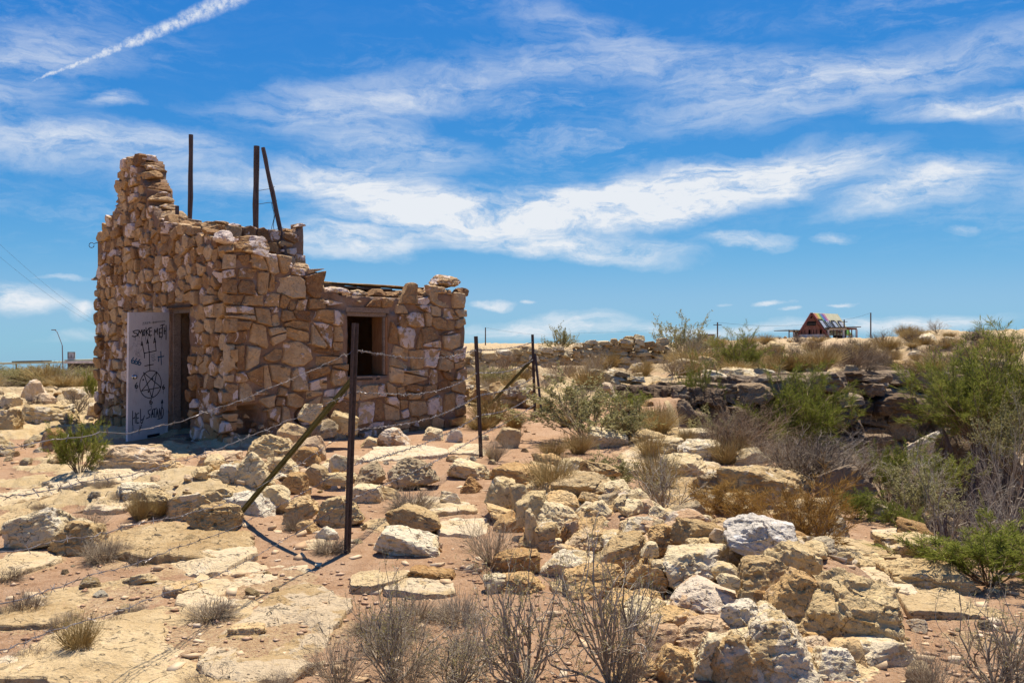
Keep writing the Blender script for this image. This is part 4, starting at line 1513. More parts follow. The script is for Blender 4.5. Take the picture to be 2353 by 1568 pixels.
graffiti('graffiti_words', [
    [(178, 1172), (184, 1318)], [(208, 1190), (212, 1300)], [(184, 1252), (210, 1236)], [(246, 1196), (222, 1206), (230, 1304), (254, 1298)], [(226, 1252), (246, 1246)],
    [(264, 1156), (276, 1300), (290, 1306), (312, 1226)], [(278, 1272), (300, 1262)],
    [(380, 1164), (352, 1176), (356, 1204), (376, 1220), (372, 1244), (336, 1258)], [(392, 1250), (400, 1170), (416, 1246)], [(392, 1218), (414, 1212)],
    [(408, 1166), (448, 1154)], [(426, 1162), (432, 1250)], [(446, 1250), (456, 1164), (472, 1246)], [(448, 1214), (468, 1208)],
    [(482, 1258), (484, 1158), (506, 1250), (508, 1144)], [(470, 1270), (520, 1262)], ell(508, 1205, 24, 58, 12, -80, 90), [(500, 1100), (510, 1066), (520, 1098), (502, 1090)], [(510, 1098), (512, 1150)],
    [(284, 1320), (262, 1385)]], M['black'], 8.0, 'black sprayed words HEL SATAN near the foot of the door')
# the small handwriting at the top
tiny = []
for k in range(12):
    x = 245 + k * 22
    if k in (4,):
        continue
    tiny += [[(x, 232 - k * 1.2), (x + 2, 246 - k * 1.5), (x + 10, 234 - k * 1.3), (x + 13, 245 - k * 1.5)]]
tiny += [[(238, 258), (305, 251)], [(318, 246), (338, 244)], [(346, 244), (402, 240)]]
graffiti('graffiti_note', tiny, M['black'], 2.2, 'small pen line Jesus is Lord! near the top of the door')
scr = []
r3 = random.Random(5)
for k in range(7):
    x, y = r3.uniform(120, 230), r3.uniform(430, 590)
    scr.append([(x + 26 * math.cos(t * 1.3 + k), y + 24 * math.sin(t * 1.7 + k * 2)) for t in range(6)])
graffiti('graffiti_scribble', scr, plain('pencil_grey', (0.33, 0.29, 0.28), 0.8), 1.6)
graffiti('patch', [[(368, 1450), (490, 1436)]], M['black'], 26)
graffiti('patch', [[(566, 1440), (590, 1350)]], M['whitepaint'], 16)
kp = dpt(170, 810, 0.02)
mb = MB()
mb.tube([kp, kp + dn * 0.035], 0.012, 8)
mb.tube([kp + dn * q for q in (0.03, 0.04, 0.055, 0.068, 0.074)], [0.018, 0.029, 0.031, 0.022, 0.008], 12)
mb.tube([kp + dn * 0.002, kp + dn * 0.008], 0.034, 12)
mb.build('door_knob', M['chrome'], leaf, sm=True)
for zy in (290, 800, 1330):
    hp = dpt(560 + (zy - 290) * 0.03, zy, 0.0)
    MB().tube([hp - np.array([0, 0, 0.05]), hp + np.array([0, 0, 0.05])], 0.011, 8).build('hinge', M['rust'], leaf)

# an iron stub, an eye of wire and the timbers on the ruin
e0 = FL.P([2.28, 3.60, -0.2])[0]
tag(MB().tube([e0, e0 + np.array([0, 0, 0.35])], 0.035, 8).build('iron_pipe', M['rust'], None), 'short rusty iron pipe standing on the left wall beside the tall corner', 'pipe')
e0 = FL.P([5.05, 3.55, 0.05])[0]
ring = [e0, e0 + np.array([-0.1, -0.05, -0.04])] + [e0 + np.array([-0.16 + 0.05 * math.cos(t), -0.07, -0.08 + 0.05 * math.sin(t)]) for t in np.linspace(0.5, 6.2, 9)]
tag(MB().tube(ring, 0.007, 5).build('wire_loop', M['darkwire'], None), 'dark wire loop sticking out of the tall left wall edge', 'wire')


def pole(name, top, bot, r0, r1, seed, label, cat='pole', mat='pole'):
    rs = np.random.RandomState(seed)
    n = 15
    t = np.linspace(0, 1, n)[:, None]
    pts = np.asarray(bot) + (np.asarray(top) - np.asarray(bot)) * t
    pts[:, :2] += np.cumsum(rs.normal(scale=0.0055, size=(n, 2)), 0)
    rad = (r0 + (r1 - r0) * t[:, 0]) * (1 + rs.normal(scale=0.07, size=n))
    o = MB().tube(pts, rad, 9).build(name, M[mat], None, sm=False, loc=tuple(bot))
    return tag(o, label, cat)


ob = np.array([-S2, S2, 0.0])
b1 = FBI.P([1.72, 0, -TH - 0.16])[0]
t1 = at(437, 309, b1[1])
t1[1] += 0.05
pole('wooden_pole', t1, (at(430, 515, b1[1])[0], b1[1], gz(b1[0], b1[1]) - 0.1), 0.062, 0.05, 3, 'slim bare wooden pole standing alone behind the back wall, nearest the tall corner')
b2 = FBI.P([3.25, 0, -TH - 0.18])[0]
t2 = at(588, 336, b2[1])
pole('wooden_pole', t2, (at(590, 515, b2[1])[0], b2[1], gz(b2[0], b2[1]) - 0.1), 0.072, 0.066, 4, 'thick upright wooden pole behind the back wall beside the leaning one')
b3 = FBI.P([3.98, 2.55, 0.10])[0]
t3 = at(601, 339, b3[1] - 0.1)
pole('leaning_pole', t3, b3 + np.array([0.05, 0, 0.02]), 0.062, 0.045, 6, 'thin dark pole leaning left against the thick upright pole on the ruin')
b4 = FBI.P([3.62, 2.5, 0.18])[0]
tag(MB().box((0, 0, 0.47), 0.20, 0.12, 1.0, ax=FR.u, ay=FR.n, jit=0.012, rng=rng).build('timber_post', M['pole'], None, loc=None), 'short square grey timber standing against the inner back wall', 'post').location = tuple(b4)
wr = MB()
pa = lambda k: t2 + (np.array([b2[0], b2[1], 0]) - t2) * k
pb_ = lambda k: t3 + (b3 - t3) * k
for ka, kb in ((0.16, 0.42), (0.21, 0.50), (0.31, 0.70)):
    A, B = pa(ka), pb_(kb)
    B = np.array([B[0], B[1], A[2] + 0.05])
    tt = np.linspace(0, 1, 9)[:, None]
    P_ = A + (B - A) * tt
    P_[:, 2] -= 0.05 * np.sin(np.pi * tt[:, 0]) + 0.012 * np.sin(9 * tt[:, 0])
    wr.tube(P_, 0.006, 4)
for kx in (0.44, 0.46):
    A = pb_(0.36) + np.array([0, 0, 0])
    tt = np.linspace(0, 1, 9)[:, None]
    P_ = A + (np.array([A[0] + 0.06 * (kx * 50 - 22), A[1], 4.0]) - A) * tt
    P_[:, 0] += 0.03 * np.sin(7 * tt[:, 0] + kx * 40)
    wr.tube(P_, 0.006, 4)
tag(wr.build('tangled_wire', M['darkwire'], None), 'thin tangled wire strung between the upright and leaning poles', 'wire')

# ------------------------------------------------------------------ loose boulders, left and centre
B = rock_from_box
def boulder(x0, y0, x1, y1, label, mat='tan', name='boulder', **kw):
    return tag(B(x0, y0, x1, y1, mat=mat, name=name, **kw), label, 'rock')


boulder(21, 1166, 184, 1263, 'long whitish weathered boulder lying at the left edge', 'pale', roll=14, depth=0.5)
boulder(112, 1191, 225, 1278, 'tan pyramid-shaped boulder in front of the long whitish boulder', 'tan', depth=0.7)
boulder(218, 1020, 377, 1086, 'low block of rubble with a pale plaster patch, just before the door', 'pink', slabby=True, depth=0.55, name='rubble_block')
boulder(354, 1058, 430, 1123, 'brown tilted boulder at the upper left end of the rubble heap', 'orange', Y=9.7, roll=24)
boulder(392, 1085, 524, 1150, 'broad tan slab leaning on the rubble heap under the brown boulder', 'tan', Y=8.95, roll=14, slabby=True, depth=0.6)
boulder(312, 1126, 410, 1190, 'shaded slab leaning at the left foot of the rubble heap', 'tan', roll=-18, depth=0.5)
boulder(379, 1128, 530, 1196, 'long flat slab at the front foot of the rubble heap', 'tan', roll=12, depth=0.5, slabby=True)
boulder(437, 1153, 543, 1230, 'tan wedge-shaped boulder at the foot of the green brace', 'tan', depth=0.8)
boulder(509, 1125, 626, 1210, 'large pale block right behind the foot of the green brace', 'pale', Y=7.75, depth=0.7)
boulder(532, 1039, 618, 1130, 'big yellowish boulder in the middle of the rubble heap', 'tan', Y=9.0)
boulder(455, 1036, 549, 1082, 'flat pinkish rock on the far side of the rubble heap near the door', 'pink', Y=10.8, slabby=True)
boulder(579, 998, 668, 1054, 'pitted yellowish boulder topping the rubble heap beside the wall corner', 'tan', Y=10.6, rough=1.4)
boulder(674, 1003, 740, 1060, 'pinkish angular rock behind the green brace below the wall', 'pink', Y=10.6)
boulder(267, 1106, 350, 1150, 'low white and pink rock left of the rubble heap', 'pale')
boulder(505, 1066, 540, 1112, 'small white rock wedged against the big yellowish boulder', 'pale', Y=9.0)
boulder(612, 1047, 686, 1104, 'tan block directly left of the green brace, mid heap', 'tan', Y=9.5)
boulder(673, 1027, 733, 1066, 'tan wedge lying just right of the brace on the heap', 'orange', Y=10.0)
boulder(756, 1044, 800, 1086, 'tan block touching the left side of the near steel post', 'tan', Y=9.4)
boulder(745, 1083, 800, 1116, 'rounded tan stone left of the near steel post, mid height', 'tan', Y=8.9)
boulder(700, 1067, 758, 1116, 'whitish fractured rock between brace and near post', 'pale', Y=8.9)
boulder(648, 1084, 704, 1136, 'brownish rock in the shade right of the brace', 'orange', Y=8.5)
boulder(600, 1112, 668, 1172, 'tan rock with a flat top under the brace', 'tan', Y=8.0)
boulder(806, 1065, 878, 1117, 'rounded greyish boulder right behind the near steel post', 'grey')
boulder(893, 1048, 1000, 1126, 'large isolated boulder with dark cracks on the open gravel', 'grey', rough=1.3)
boulder(812, 1112, 874, 1156, 'flat pale slab just right of the near steel post', 'tan', slabby=True)
boulder(852, 1113, 918, 1148, 'low tan rock beside the flat pale slab', 'tan')
boulder(724, 1137, 830, 1212, 'pitted round boulder behind the foot of the near post', 'tan', rough=1.5)
boulder(650, 1140, 728, 1204, 'dark brown rough rock left of the pitted round boulder', 'orange', rough=1.4)
boulder(683, 1194, 733, 1228, 'small brown stone left of the near post', 'orange')
boulder(730, 1208, 776, 1240, 'small pale wedge at the left of the near post foot', 'pale')
boulder(888, 1163, 1008, 1228, 'upper of two big undercut boulders right of the near post', 'tan', Y=7.2, depth=0.55)
boulder(872, 1210, 1015, 1283, 'lower of two big undercut boulders right of the near post', 'tan', depth=0.7, rough=1.3)
boulder(986, 1241, 1019, 1270, 'small brown stone at the right of the undercut boulders', 'orange')
boulder(945, 1299, 1038, 1338, 'thin tilted brown slab on the bare red ground', 'orange', roll=-8, slabby=True)
boulder(828, 1326, 899, 1358, 'half buried pale rock left of the tilted brown slab', 'tan')
boulder(1013, 1129, 1061, 1158, 'small tan block on the gravel between fence and right wall', 'tan')
boulder(1053, 1096, 1102, 1134, 'orange pitted rock beside the low right wall', 'orange', rough=1.4)
boulder(870, 982, 940, 1028, 'pinkish angular block lying below the window wall', 'pink')
boulder(832, 1003, 865, 1030, 'small tan block left of the pinkish block below the wall', 'tan')
boulder(1025, 986, 1061, 1018, 'pale stone near the right foot of the house', 'pink')
boulder(976, 984, 1017, 1014, 'tan stone below the right part of the window wall', 'tan')
boulder(1142, 982, 1192, 1030, 'whitish pink rock right of the middle steel post', 'pale')
boulder(1036, 1057, 1124, 1102, 'broad tan rock at the near end of the low right wall', 'tan')
boulder(57, 873, 103, 920, 'upright pinkish boulder standing among rocks far left', 'pink')
boulder(-8, 903, 40, 940, 'blocky tan boulder at the far left edge', 'tan')
boulder(76, 903, 126, 932, 'low grey boulder right of the upright pinkish boulder', 'pink')
boulder(150, 888, 195, 918, 'pale flat boulder far left near the house', 'pale')
boulder(45, 929, 159, 973, 'long flat-topped ledge block far left', 'tan', slabby=True, depth=0.5)
boulder(-6, 940, 41, 986, 'ledge block cut by the left edge of the picture', 'tan', slabby=True)
boulder(200, 926, 228, 960, 'small block against the far left foot of the house', 'tan')
boulder(379, 1335, 455, 1373, 'brick-shaped brown stone lying on the near slab', 'orange', slabby=True)
boulder(532, 1429, 604, 1464, 'flat reddish stone on the near slab at bottom', 'orange', slabby=True)
boulder(293, 1314, 356, 1345, 'pale broken stone left of the brick-shaped stone', 'pale')
boulder(120, 940, 148, 962, 'small dark rock behind the left shrub', 'grey')
boulder(690, 925, 738, 968, 'pale squared stone standing in the gap of the wall foot', 'pale', Y=12.6)
boulder(716, 966, 772, 1000, 'grey stone fallen below the gap in the wall', 'grey', Y=12.7)
boulder(760, 946, 818, 990, 'tan stone fallen from the gap behind the near post', 'tan', Y=13.0)
boulder(640, 972, 696, 1014, 'brown stone fallen against the wall foot left of the brace', 'orange', Y=12.4)
# right of the path: rim rocks of the ravine
boulder(1355, 985, 1437, 1030, 'yellow and white block beyond the sagebrush on the ravine rim', 'pale')
boulder(1479, 1004, 1566, 1045, 'flat white-topped slab on the ravine rim', 'pale', slabby=True)
boulder(1560, 1010, 1645, 1060, 'stacked whitish block right of the flat slab on the rim', 'pale', slabby=True)
boulder(1566, 984, 1636, 1016, 'upper whitish block resting on the stacked rim rocks', 'pale', Y=13.3, slabby=True)
boulder(1455, 985, 1520, 1012, 'low tan rock at the left of the rim slabs', 'tan')
boulder(1634, 1022, 1690, 1064, 'orange tan boulder beside a dry tuft on the rim', 'orange')
boulder(1665, 1062, 1836, 1165, 'huge flat-topped boulder standing on the ravine rim', 'tan', depth=0.85, slabby=True, level=5, rough=1.2)
boulder(1600, 1085, 1680, 1150, 'rough grey pitted rock left of the huge flat-topped boulder', 'grey', rough=1.5)
boulder(1520, 1046, 1620, 1096, 'broad flat rock in front of the rim slabs', 'tan', slabby=True)
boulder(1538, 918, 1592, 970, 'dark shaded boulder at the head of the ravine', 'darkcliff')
boulder(1910, 1264, 2024, 1338, 'low tan slab behind the biggest corner boulder', 'tan', slabby=True, Y=6.0)
boulder(2028, 1222, 2146, 1290, 'ledge rock under the small green tufts on the right', 'tan', slabby=True)
boulder(2049, 1284, 2218, 1362, 'long knobbly ledge running off to the right', 'tan', slabby=True, rough=1.4)
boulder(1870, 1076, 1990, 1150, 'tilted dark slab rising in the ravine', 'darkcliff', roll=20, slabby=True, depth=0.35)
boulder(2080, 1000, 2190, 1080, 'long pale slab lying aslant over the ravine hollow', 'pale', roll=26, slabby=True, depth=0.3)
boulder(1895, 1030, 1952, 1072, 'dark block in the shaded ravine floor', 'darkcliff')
boulder(2165, 962, 2325, 1185, 'tall dark rock face at the right of the hollow', 'darkcliff', depth=0.8, slabby=True, name='rock_outcrop')  # dark rock colour stands in for the shade under the ledge
boulder(2332, 1060, 2400, 1150, 'rounded boulder cut by the right edge of the picture', 'tan')
boulder(2060, 930, 2120, 962, 'pale rock at the foot of the far cliff', 'pale')
boulder(2110, 950, 2150, 972, 'small pale rock below the far cliff', 'pink')
boulder(1990, 868, 2030, 892, 'brown boulder on the hillside above the far cliff', 'orange')
boulder(2040, 862, 2075, 884, 'brown boulder right of its twin on the hillside', 'orange')

heap = thing('rubble_heap', 'heap of small broken stones filling between the big rubble rocks by the brace', 'rubble', (-2.7, 9.9, 0))
rs = random.Random(92)
for k in range(50):
    seg = rs.randrange(len(HEAP) - 1)
    t = rs.random()
    b0, b1 = HEAP[seg], HEAP[seg + 1]
    x = b0[0] + (b1[0] - b0[0]) * t + rs.gauss(0, 0.30)
    y = b0[1] + (b1[1] - b0[1]) * t + rs.gauss(-0.15, 0.38)
    s = rs.uniform(0.07, 0.2)
    me = rock_mesh('stone', 3300 + k, (s * rs.uniform(0.9, 1.5), s, s * rs.uniform(0.5, 0.9)), level=3 if s > 0.14 else 2, planes=10)
    o = obj('stone', me, M[rs.choice(['tan', 'orange', 'tan', 'pink', 'pale'])], heap, (x + 2.7, y - 9.9, gz(x, y) + s * 0.2))
    o.rotation_euler = (rs.uniform(-0.4, 0.4), rs.uniform(-0.4, 0.4), rs.uniform(0, 6.3))

# ------------------------------------------------------------------ collapsed dry stone wall, right foreground
wallf = thing('collapsed_stone_wall', 'collapsed dry stone wall of big tan blocks in the right foreground', 'stone wall', (1.1, 4.6, 0))
WALL_STONES = [
    # far end
    (1131, 1063, 1232, 1108, 8.6, 'orange', 0), (1223, 1066, 1290, 1100, 8.8, 'tan', 0), (1231, 1037, 1296, 1092, 9.3, 'orange', 0), (1127, 1096, 1185, 1164, 7.8, 'tan', -20),
    (1176, 1113, 1219, 1186, 7.5, 'tan', 0), (1210, 1092, 1282, 1143, 7.8, 'tan', 0), (1278, 1083, 1400, 1133, 7.5, 'pale', 4), (1380, 1106, 1442, 1150, 7.5, 'tan', 8),
    (1250, 1124, 1338, 1167, 7.2, 'orange', 0), (1334, 1130, 1383, 1160, 7.2, 'orange', 0), (1191, 1128, 1262, 1200, 7.0, 'tan', 0), (1204, 1172, 1236, 1264, 6.7, 'tan', 0),
    (1230, 1156, 1334, 1233, 6.85, 'tan', -12), (1308, 1151, 1438, 1233, 6.85, 'orange', 10), (1222, 1200, 1276, 1262, 6.65, 'tan', 0), (1391, 1195, 1504, 1238, 6.6, 'pale', -4),
    (1304, 1210, 1400, 1262, 6.4, 'orange', 0), (1118, 1163, 1188, 1196, 7.6, 'orange', 0), (1290, 1195, 1330, 1245, 6.7, 'orange', 0),
    (1140, 1175, 1205, 1225, 7.3, 'orange', 0), (1280, 1050, 1350, 1092, 8.6, 'tan', 0), (1340, 1060, 1420, 1096, 8.3, 'tan', 0), (1425, 1130, 1470, 1175, 7.3, 'tan', 0),
    # middle
    (1130, 1257, 1240, 1320, None, 'orange', 6), (1115, 1318, 1160, 1364, None, 'pale', 0), (1150, 1308, 1245, 1366, None, 'orange', 0), (1238, 1250, 1386, 1338, 5.9, 'tan', -6), (1368, 1226, 1480, 1302, 5.8, 'tan', 14),
    (1300, 1290, 1440, 1380, 5.4, 'orange', 0), (1440, 1290, 1530, 1360, 5.3, 'orange', 0), (1380, 1350, 1520, 1430, 5.0, 'orange', 0), (1265, 1330, 1340, 1400, 5.5, 'tan', 0),
    (1493, 1202, 1567, 1262, 6.0, 'orange', 0), (1559, 1191, 1662, 1262, 5.7, 'tan', -10), (1476, 1244, 1512, 1276, 5.6, 'tan', 0), (1500, 1286, 1530, 1314, 5.3, 'pale', 0),
    (1521, 1247, 1668, 1350, 5.2, 'tan', 8), (1580, 1232, 1660, 1290, 5.5, 'tan', 0),
    # near end
    (1675, 1184, 1838, 1292, 5.3, 'white', -14), (1649, 1207, 1732, 1304, 5.5, 'tan', 0), (1762, 1240, 1893, 1356, 5.0, 'tan', -18), (1687, 1278, 1798, 1370, 4.8, 'tan', 4),
    (1779, 1313, 1875, 1426, 4.6, 'orange', -20), (1654, 1316, 1696, 1346, 4.8, 'tan', 0), (1560, 1332, 1694, 1420, 4.75, 'pink', -6), (1651, 1380, 1738, 1474, 4.5, 'pale', 10),
    (1722, 1389, 1816, 1478, 4.45, 'tan', 16), (1845, 1304, 2061, 1522, 4.45, 'tan', -12), (1705, 1412, 1876, 1600, 4.05, 'tan', 10), (1646, 1462, 1732, 1600, 4.05, 'tan', 0),
    (1595, 1452, 1690, 1572, 4.12, 'tan', 0), (1866, 1486, 1956, 1568, 4.1, 'pale', 6), (1873, 1504, 2126, 1640, 4.0, 'tan', -16), (1546, 1410, 1684, 1500, 4.4, 'pink', 8),
    (1483, 1389, 1596, 1446, 4.7, 'orange', 0), (1485, 1434, 1552, 1496, 4.5, 'pink', 0), (1512, 1486, 1598, 1590, 4.1, 'orange', 0), (1414, 1514, 1498, 1562, 4.12, 'orange', 0),
    (1560, 1500, 1640, 1600, 4.2, 'tan', 0), (1720, 1350, 1790, 1420, 4.75, 'orange', 0), (1840, 1400, 1900, 1500, 4.6, 'tan', 0), (1800, 1470, 1880, 1560, 4.3, 'tan', 0),
    (1900, 1480, 2000, 1570, 4.5, 'tan', 0), (1430, 1400, 1500, 1460, 4.8, 'tan', 0), (1640, 1400, 1700, 1480, 4.6, 'orange', 0), (1560, 1380, 1640, 1440, 4.85, 'orange', 0),
    (1640, 1290, 1700, 1340, 5.0, 'tan', 0), (1740, 1300, 1800, 1380, 5.0, 'orange', 0),
]
LOCW = np.array([1.1, 4.6, 0])
for (x0, y0, x1, y1, Y, mt, roll) in WALL_STONES:
    big = (x1 - x0) > 120
    o = B(x0, y0, x1, y1, Y=Y, mat=mt, name='stone', roll=roll, level=5 if (x1 - x0) > 150 else 4, depth=0.9, fat=1.34 if y1 > 1380 else 1.26, rough=1.0 if mt != 'orange' else 1.25)
    o.location = tuple(np.array(o.location) - LOCW)
    o.parent = wallf

rs = random.Random(91)
FRONT = np.array([(0.42, 6.9), (0.78, 6.2), (1.02, 5.4), (1.16, 4.8), (1.34, 4.45), (1.72, 4.3)])
for k in range(170):
    line = BERM if k < 95 else FRONT
    seg = rs.randrange(len(line) - 1)
    t = rs.random()
    b0, b1 = line[seg], line[seg + 1]
    x = b0[0] + (b1[0] - b0[0]) * t + rs.gauss(0, 0.20)
    y = b0[1] + (b1[1] - b0[1]) * t + rs.gauss(0, 0.12)
    s = rs.uniform(0.08, 0.24)
    me = rock_mesh('stone', 3000 + k, (s * rs.uniform(0.9, 1.5), s, s * rs.uniform(0.5, 0.9)), level=3 if s > 0.16 else 2, planes=10)
    o = obj('stone', me, M[rs.choice(['tan', 'orange', 'tan', 'pink', 'grey'])], wallf, tuple(np.array([x, y, gz(x, y) + s * 0.22]) - LOCW))
    o.rotation_euler = (rs.uniform(-0.4, 0.4), rs.uniform(-0.4, 0.4), rs.uniform(0, 6.3))

# ------------------------------------------------------------------ far dry stone wall and rock terraces
VAR = [rock_mesh('stone', 900 + k, (1, 0.8, 0.5), level=3, planes=8, slabby=k % 3 != 0, rough=0.8) for k in range(12)]
for k, me in enumerate(VAR):
    me.materials.append(M[['tan', 'pale', 'tan', 'orange', 'grey'][k % 5]])
BIGVAR = [rock_mesh('rock', 950 + k, (1, 0.85, 1), level=3, planes=11, rough=1.2) for k in range(10)]
for k, me in enumerate(BIGVAR):
    me.materials.append(M[['tan', 'orange', 'pale', 'tan', 'grey', 'pink'][k % 6]])


def far_wall(root, pts, h0, h1, L, Hs, seed, skip=0.0):
    rs = random.Random(seed)
    pts = np.array(pts, float)
    seg = np.hypot(*np.diff(pts, axis=0).T)
    cum = np.concatenate([[0], np.cumsum(seg)])
    tot = cum[-1]
    rl = np.array(root.location)
    n = 0
    for row in range(40):
        s = rs.uniform(-0.2, 0.1)
        z = row * Hs * 0.82
        while s < tot:
            ln = L * rs.uniform(0.6, 1.7)
            hh = Hs * rs.uniform(0.7, 1.5)
            sc = s + ln / 2
            top = np.interp(sc / tot, np.linspace(0, 1, len(h0)), h0) + rs.uniform(-0.10, 0.06)
            if z + hh * 0.5 < top and rs.random() > skip:
                x = np.interp(sc, cum, pts[:, 0])
                y = np.interp(sc, cum, pts[:, 1])
                j = min(np.searchsorted(cum, sc), len(pts) - 1)
                dx, dy = pts[j] - pts[j - 1]
                o = obj('stone', rs.choice(VAR), None, root)
                o.location = (x - rl[0], y + rs.uniform(-0.08, 0.08) - rl[1], gz(x, y) + z + hh / 2 - 0.05 - rl[2])
                o.rotation_euler = (rs.uniform(-0.15, 0.15), rs.uniform(-0.22, 0.22), math.atan2(dy, dx) + rs.uniform(-0.2, 0.2))
                o.scale = (ln * 1.06, h1, hh * 2.25)
                n += 1
            s += ln * 0.96
        if z > max(h0):
            break
    return n


def gp(px, Y):
    return ((px - 1176) / FPX * Y, Y)


fw = thing('dry_stone_wall', 'long low dry stone wall across the middle distance, stacked of small tan stones', 'stone wall', (*gp(1300, 29), 0.7))
print('far wall', far_wall(fw, [gp(1040, 27.5), gp(1150, 28.2), gp(1270, 29.0), gp(1400, 29.6), gp(1500, 29.8), gp(1562, 30.2)], [0.74, 0.78, 0.80, 0.84, 0.80, 0.84, 0.98, 1.08, 1.1, 1.1, 1.0, 0.5], 0.5, 0.36, 0.155, 4))
tw = thing('terrace_wall', 'short crooked terrace wall of small stones halfway to the far wall', 'stone wall', (*gp(1410, 23), 0.4))
far_wall(tw, [gp(1340, 22.5), gp(1400, 22.8), gp(1462, 23.0)], [0.35, 0.5, 0.5, 0.45], 0.4, 0.28, 0.13, 6)
lw = thing('ledge_wall', 'low ragged wall of orange blocks between the house and far post', 'stone wall', (*gp(1150, 20.5), 0.1))
rs = random.Random(3)
for k in range(34):
    px = 1066 + 168 * (k % 17) / 17 + rs.uniform(-6, 6)
    row = k // 17
    Y = 20.2 + rs.uniform(-0.3, 0.5)
    x, y = gp(px, Y)
    o = obj('stone', rs.choice(BIGVAR), None, lw)
    sz = rs.uniform(0.20, 0.42)
    hh = rs.uniform(0.2, 0.32)
    o.scale = (sz * 1.2, sz, hh)
    o.location = np.array((x, y, gz(x, y) + hh * 0.35 + row * 0.20)) - np.array(lw.location)
    o.rotation_euler = (rs.uniform(-.2, .2), rs.uniform(-.25, .25), rs.uniform(0, 6))

# scattered stones one can count, in four groups
def scatter(n, box, size, label, group, seed, name='loose_stone', squash=0.6, cond=None, cat='stone'):
    rs = random.Random(seed)
    k = 0
    tries = 0
    while k < n and tries < n * 30:
        tries += 1
        px, py = rs.uniform(box[0], box[2]), rs.uniform(box[1], box[3])
        Y = ground_hit(px, py)
        x, y = gp(px, Y)
        d = np.array([x - C0[0], y - C0[1]])
        ul, ur = float(d @ UL), float(d @ UR)
        if -0.1 < ul < LW + 0.1 and -0.1 < ur < RW + 0.1:
            continue
        if cond and not cond(x, y):
            continue
        o = obj(name, rs.choice(BIGVAR), None)
        s = rs.uniform(*size) * (0.6 + 0.8 * rs.random() ** 2)
        h = s * squash * rs.uniform(0.6, 1.3)
        o.scale = (s * rs.uniform(0.8, 1.4), s, h)
        o.location = (x, y, gz(x, y) + h * 0.30)
        o.rotation_euler = (rs.uniform(-0.25, 0.25), rs.uniform(-0.25, 0.25), rs.uniform(0, 6.3))
        tag(o, label, cat, group)
        k += 1


scatter(30, (0, 1090, 900, 1420), (0.05, 0.12), 'small loose stone on the gravel left of the near steel post', 'small stones strewn over the left gravel', 21)
scatter(20, (560, 985, 1130, 1130), (0.06, 0.16), 'small stone strewn on the ground between house and fence', 'small stones strewn below the window wall', 22)
scatter(34, (0, 900, 215, 1080), (0.12, 0.4), 'loose stone among the ledges left of the house', 'stones among the far left ledges', 23)
scatter(30, (1080, 1010, 1700, 1180), (0.06, 0.18), 'loose stone on the ledges right of the middle post', 'stones on the ledges above the ravine', 24)
scatter(60, (1560, 775, 2340, 865), (0.25, 0.9), 'small tan rock on the far hillside beyond the ravine', 'rocks on the far hillside', 25)
scatter(30, (1600, 930, 2340, 1250), (0.15, 0.5), 'rock in the shaded bottom of the ravine', 'rocks in the ravine', 26)
scatter(30, (1070, 830, 1560, 960), (0.2, 0.6), 'rock on the slope below the far dry stone wall', 'rocks below the far wall', 27)
scatter(26, (1900, 1330, 2300, 1560), (0.03, 0.12), 'small stone on the red gravel right of the corner boulders', 'small stones at lower right', 28)

# far cliff blocks, part of the terrain
rs = random.Random(8)
cl = [(1545, 22.2, 1.0, 1.3), (1590, 23.0, 1.3, 1.7), (1640, 24.2, 1.4, 1.9), (1695, 25.2, 1.5, 1.9), (1748, 26.6, 1.6, 2.0), (1800, 27.4, 1.5, 2.0), (1850, 28.2, 1.6, 2.0), (1900, 30.0, 1.8, 1.7),
      (1955, 31.6, 2.0, 1.9), (2015, 32.6, 2.3, 2.0), (2080, 33.2, 2.4, 2.0), (2140, 33.8, 2.2, 2.0), (2205, 34.2, 2.3, 2.0), (2270, 34.8, 2.4, 2.1), (2340, 35.6, 2.5, 2.2), (2420, 36.4, 2.8, 2.2)]
cl = [(1400, 22.6, 0.8, 0.5), (1440, 22.4, 0.8, 0.7), (1490, 22.2, 0.9, 0.9)] + cl
for k, (px, Y, wd, ht) in enumerate(cl):
    x, y = gp(px, Y)
    top = gz(x, y + 0.9) + 0.10
    zt = top
    lay = 0
    while zt > top - ht * 1.15:
        hh = rs.uniform(0.32, 0.75) * (1.0 if ht > 1.2 else 0.7)
        xx = x - wd * 0.75
        while xx < x + wd * 0.75:
            ww = wd * rs.uniform(0.45, 1.0)
            me = rock_mesh('cliff', 700 + k * 37 + lay * 5 + int((xx - x) * 10), (ww * 1.12, rs.uniform(1.2, 1.7), hh * 1.12), level=3, planes=7, slabby=True, rough=1.1)
            dark = (k < 11 and rs.random() < 0.85) or rs.random() < 0.35  # left blocks mostly get the rock colour with shade painted in
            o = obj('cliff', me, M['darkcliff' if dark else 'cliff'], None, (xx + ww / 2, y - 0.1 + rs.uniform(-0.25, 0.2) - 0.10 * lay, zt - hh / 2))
            o.rotation_euler = (rs.uniform(-0.06, 0.06), rs.uniform(-0.09, 0.09), rs.uniform(-0.3, 0.3))
            tag(o, kind='structure')
            xx += ww * rs.uniform(0.85, 1.05)
        zt -= hh
        lay += 1
for k in range(22):
    px = rs.uniform(1560, 2350)
    Yb = np.interp(px, [q[0] for q in cl], [q[1] for q in cl])
    x, y = gp(px, Yb + rs.uniform(-0.2, 1.0))
    o = obj('rim_rock', rs.choice(BIGVAR), None)
    s = rs.uniform(0.4, 1.0)
    o.scale = (s * 1.4, s, s * 0.45)
    o.location = (x, y, gz(x, y + 0.6) + 0.05)
    o.rotation_euler = (rs.uniform(-.2, .2), rs.uniform(-.2, .2), rs.uniform(0, 6))
    tag(o, 'weathered rock on the rim of the far cliff', 'rock', 'rocks along the far cliff rim')

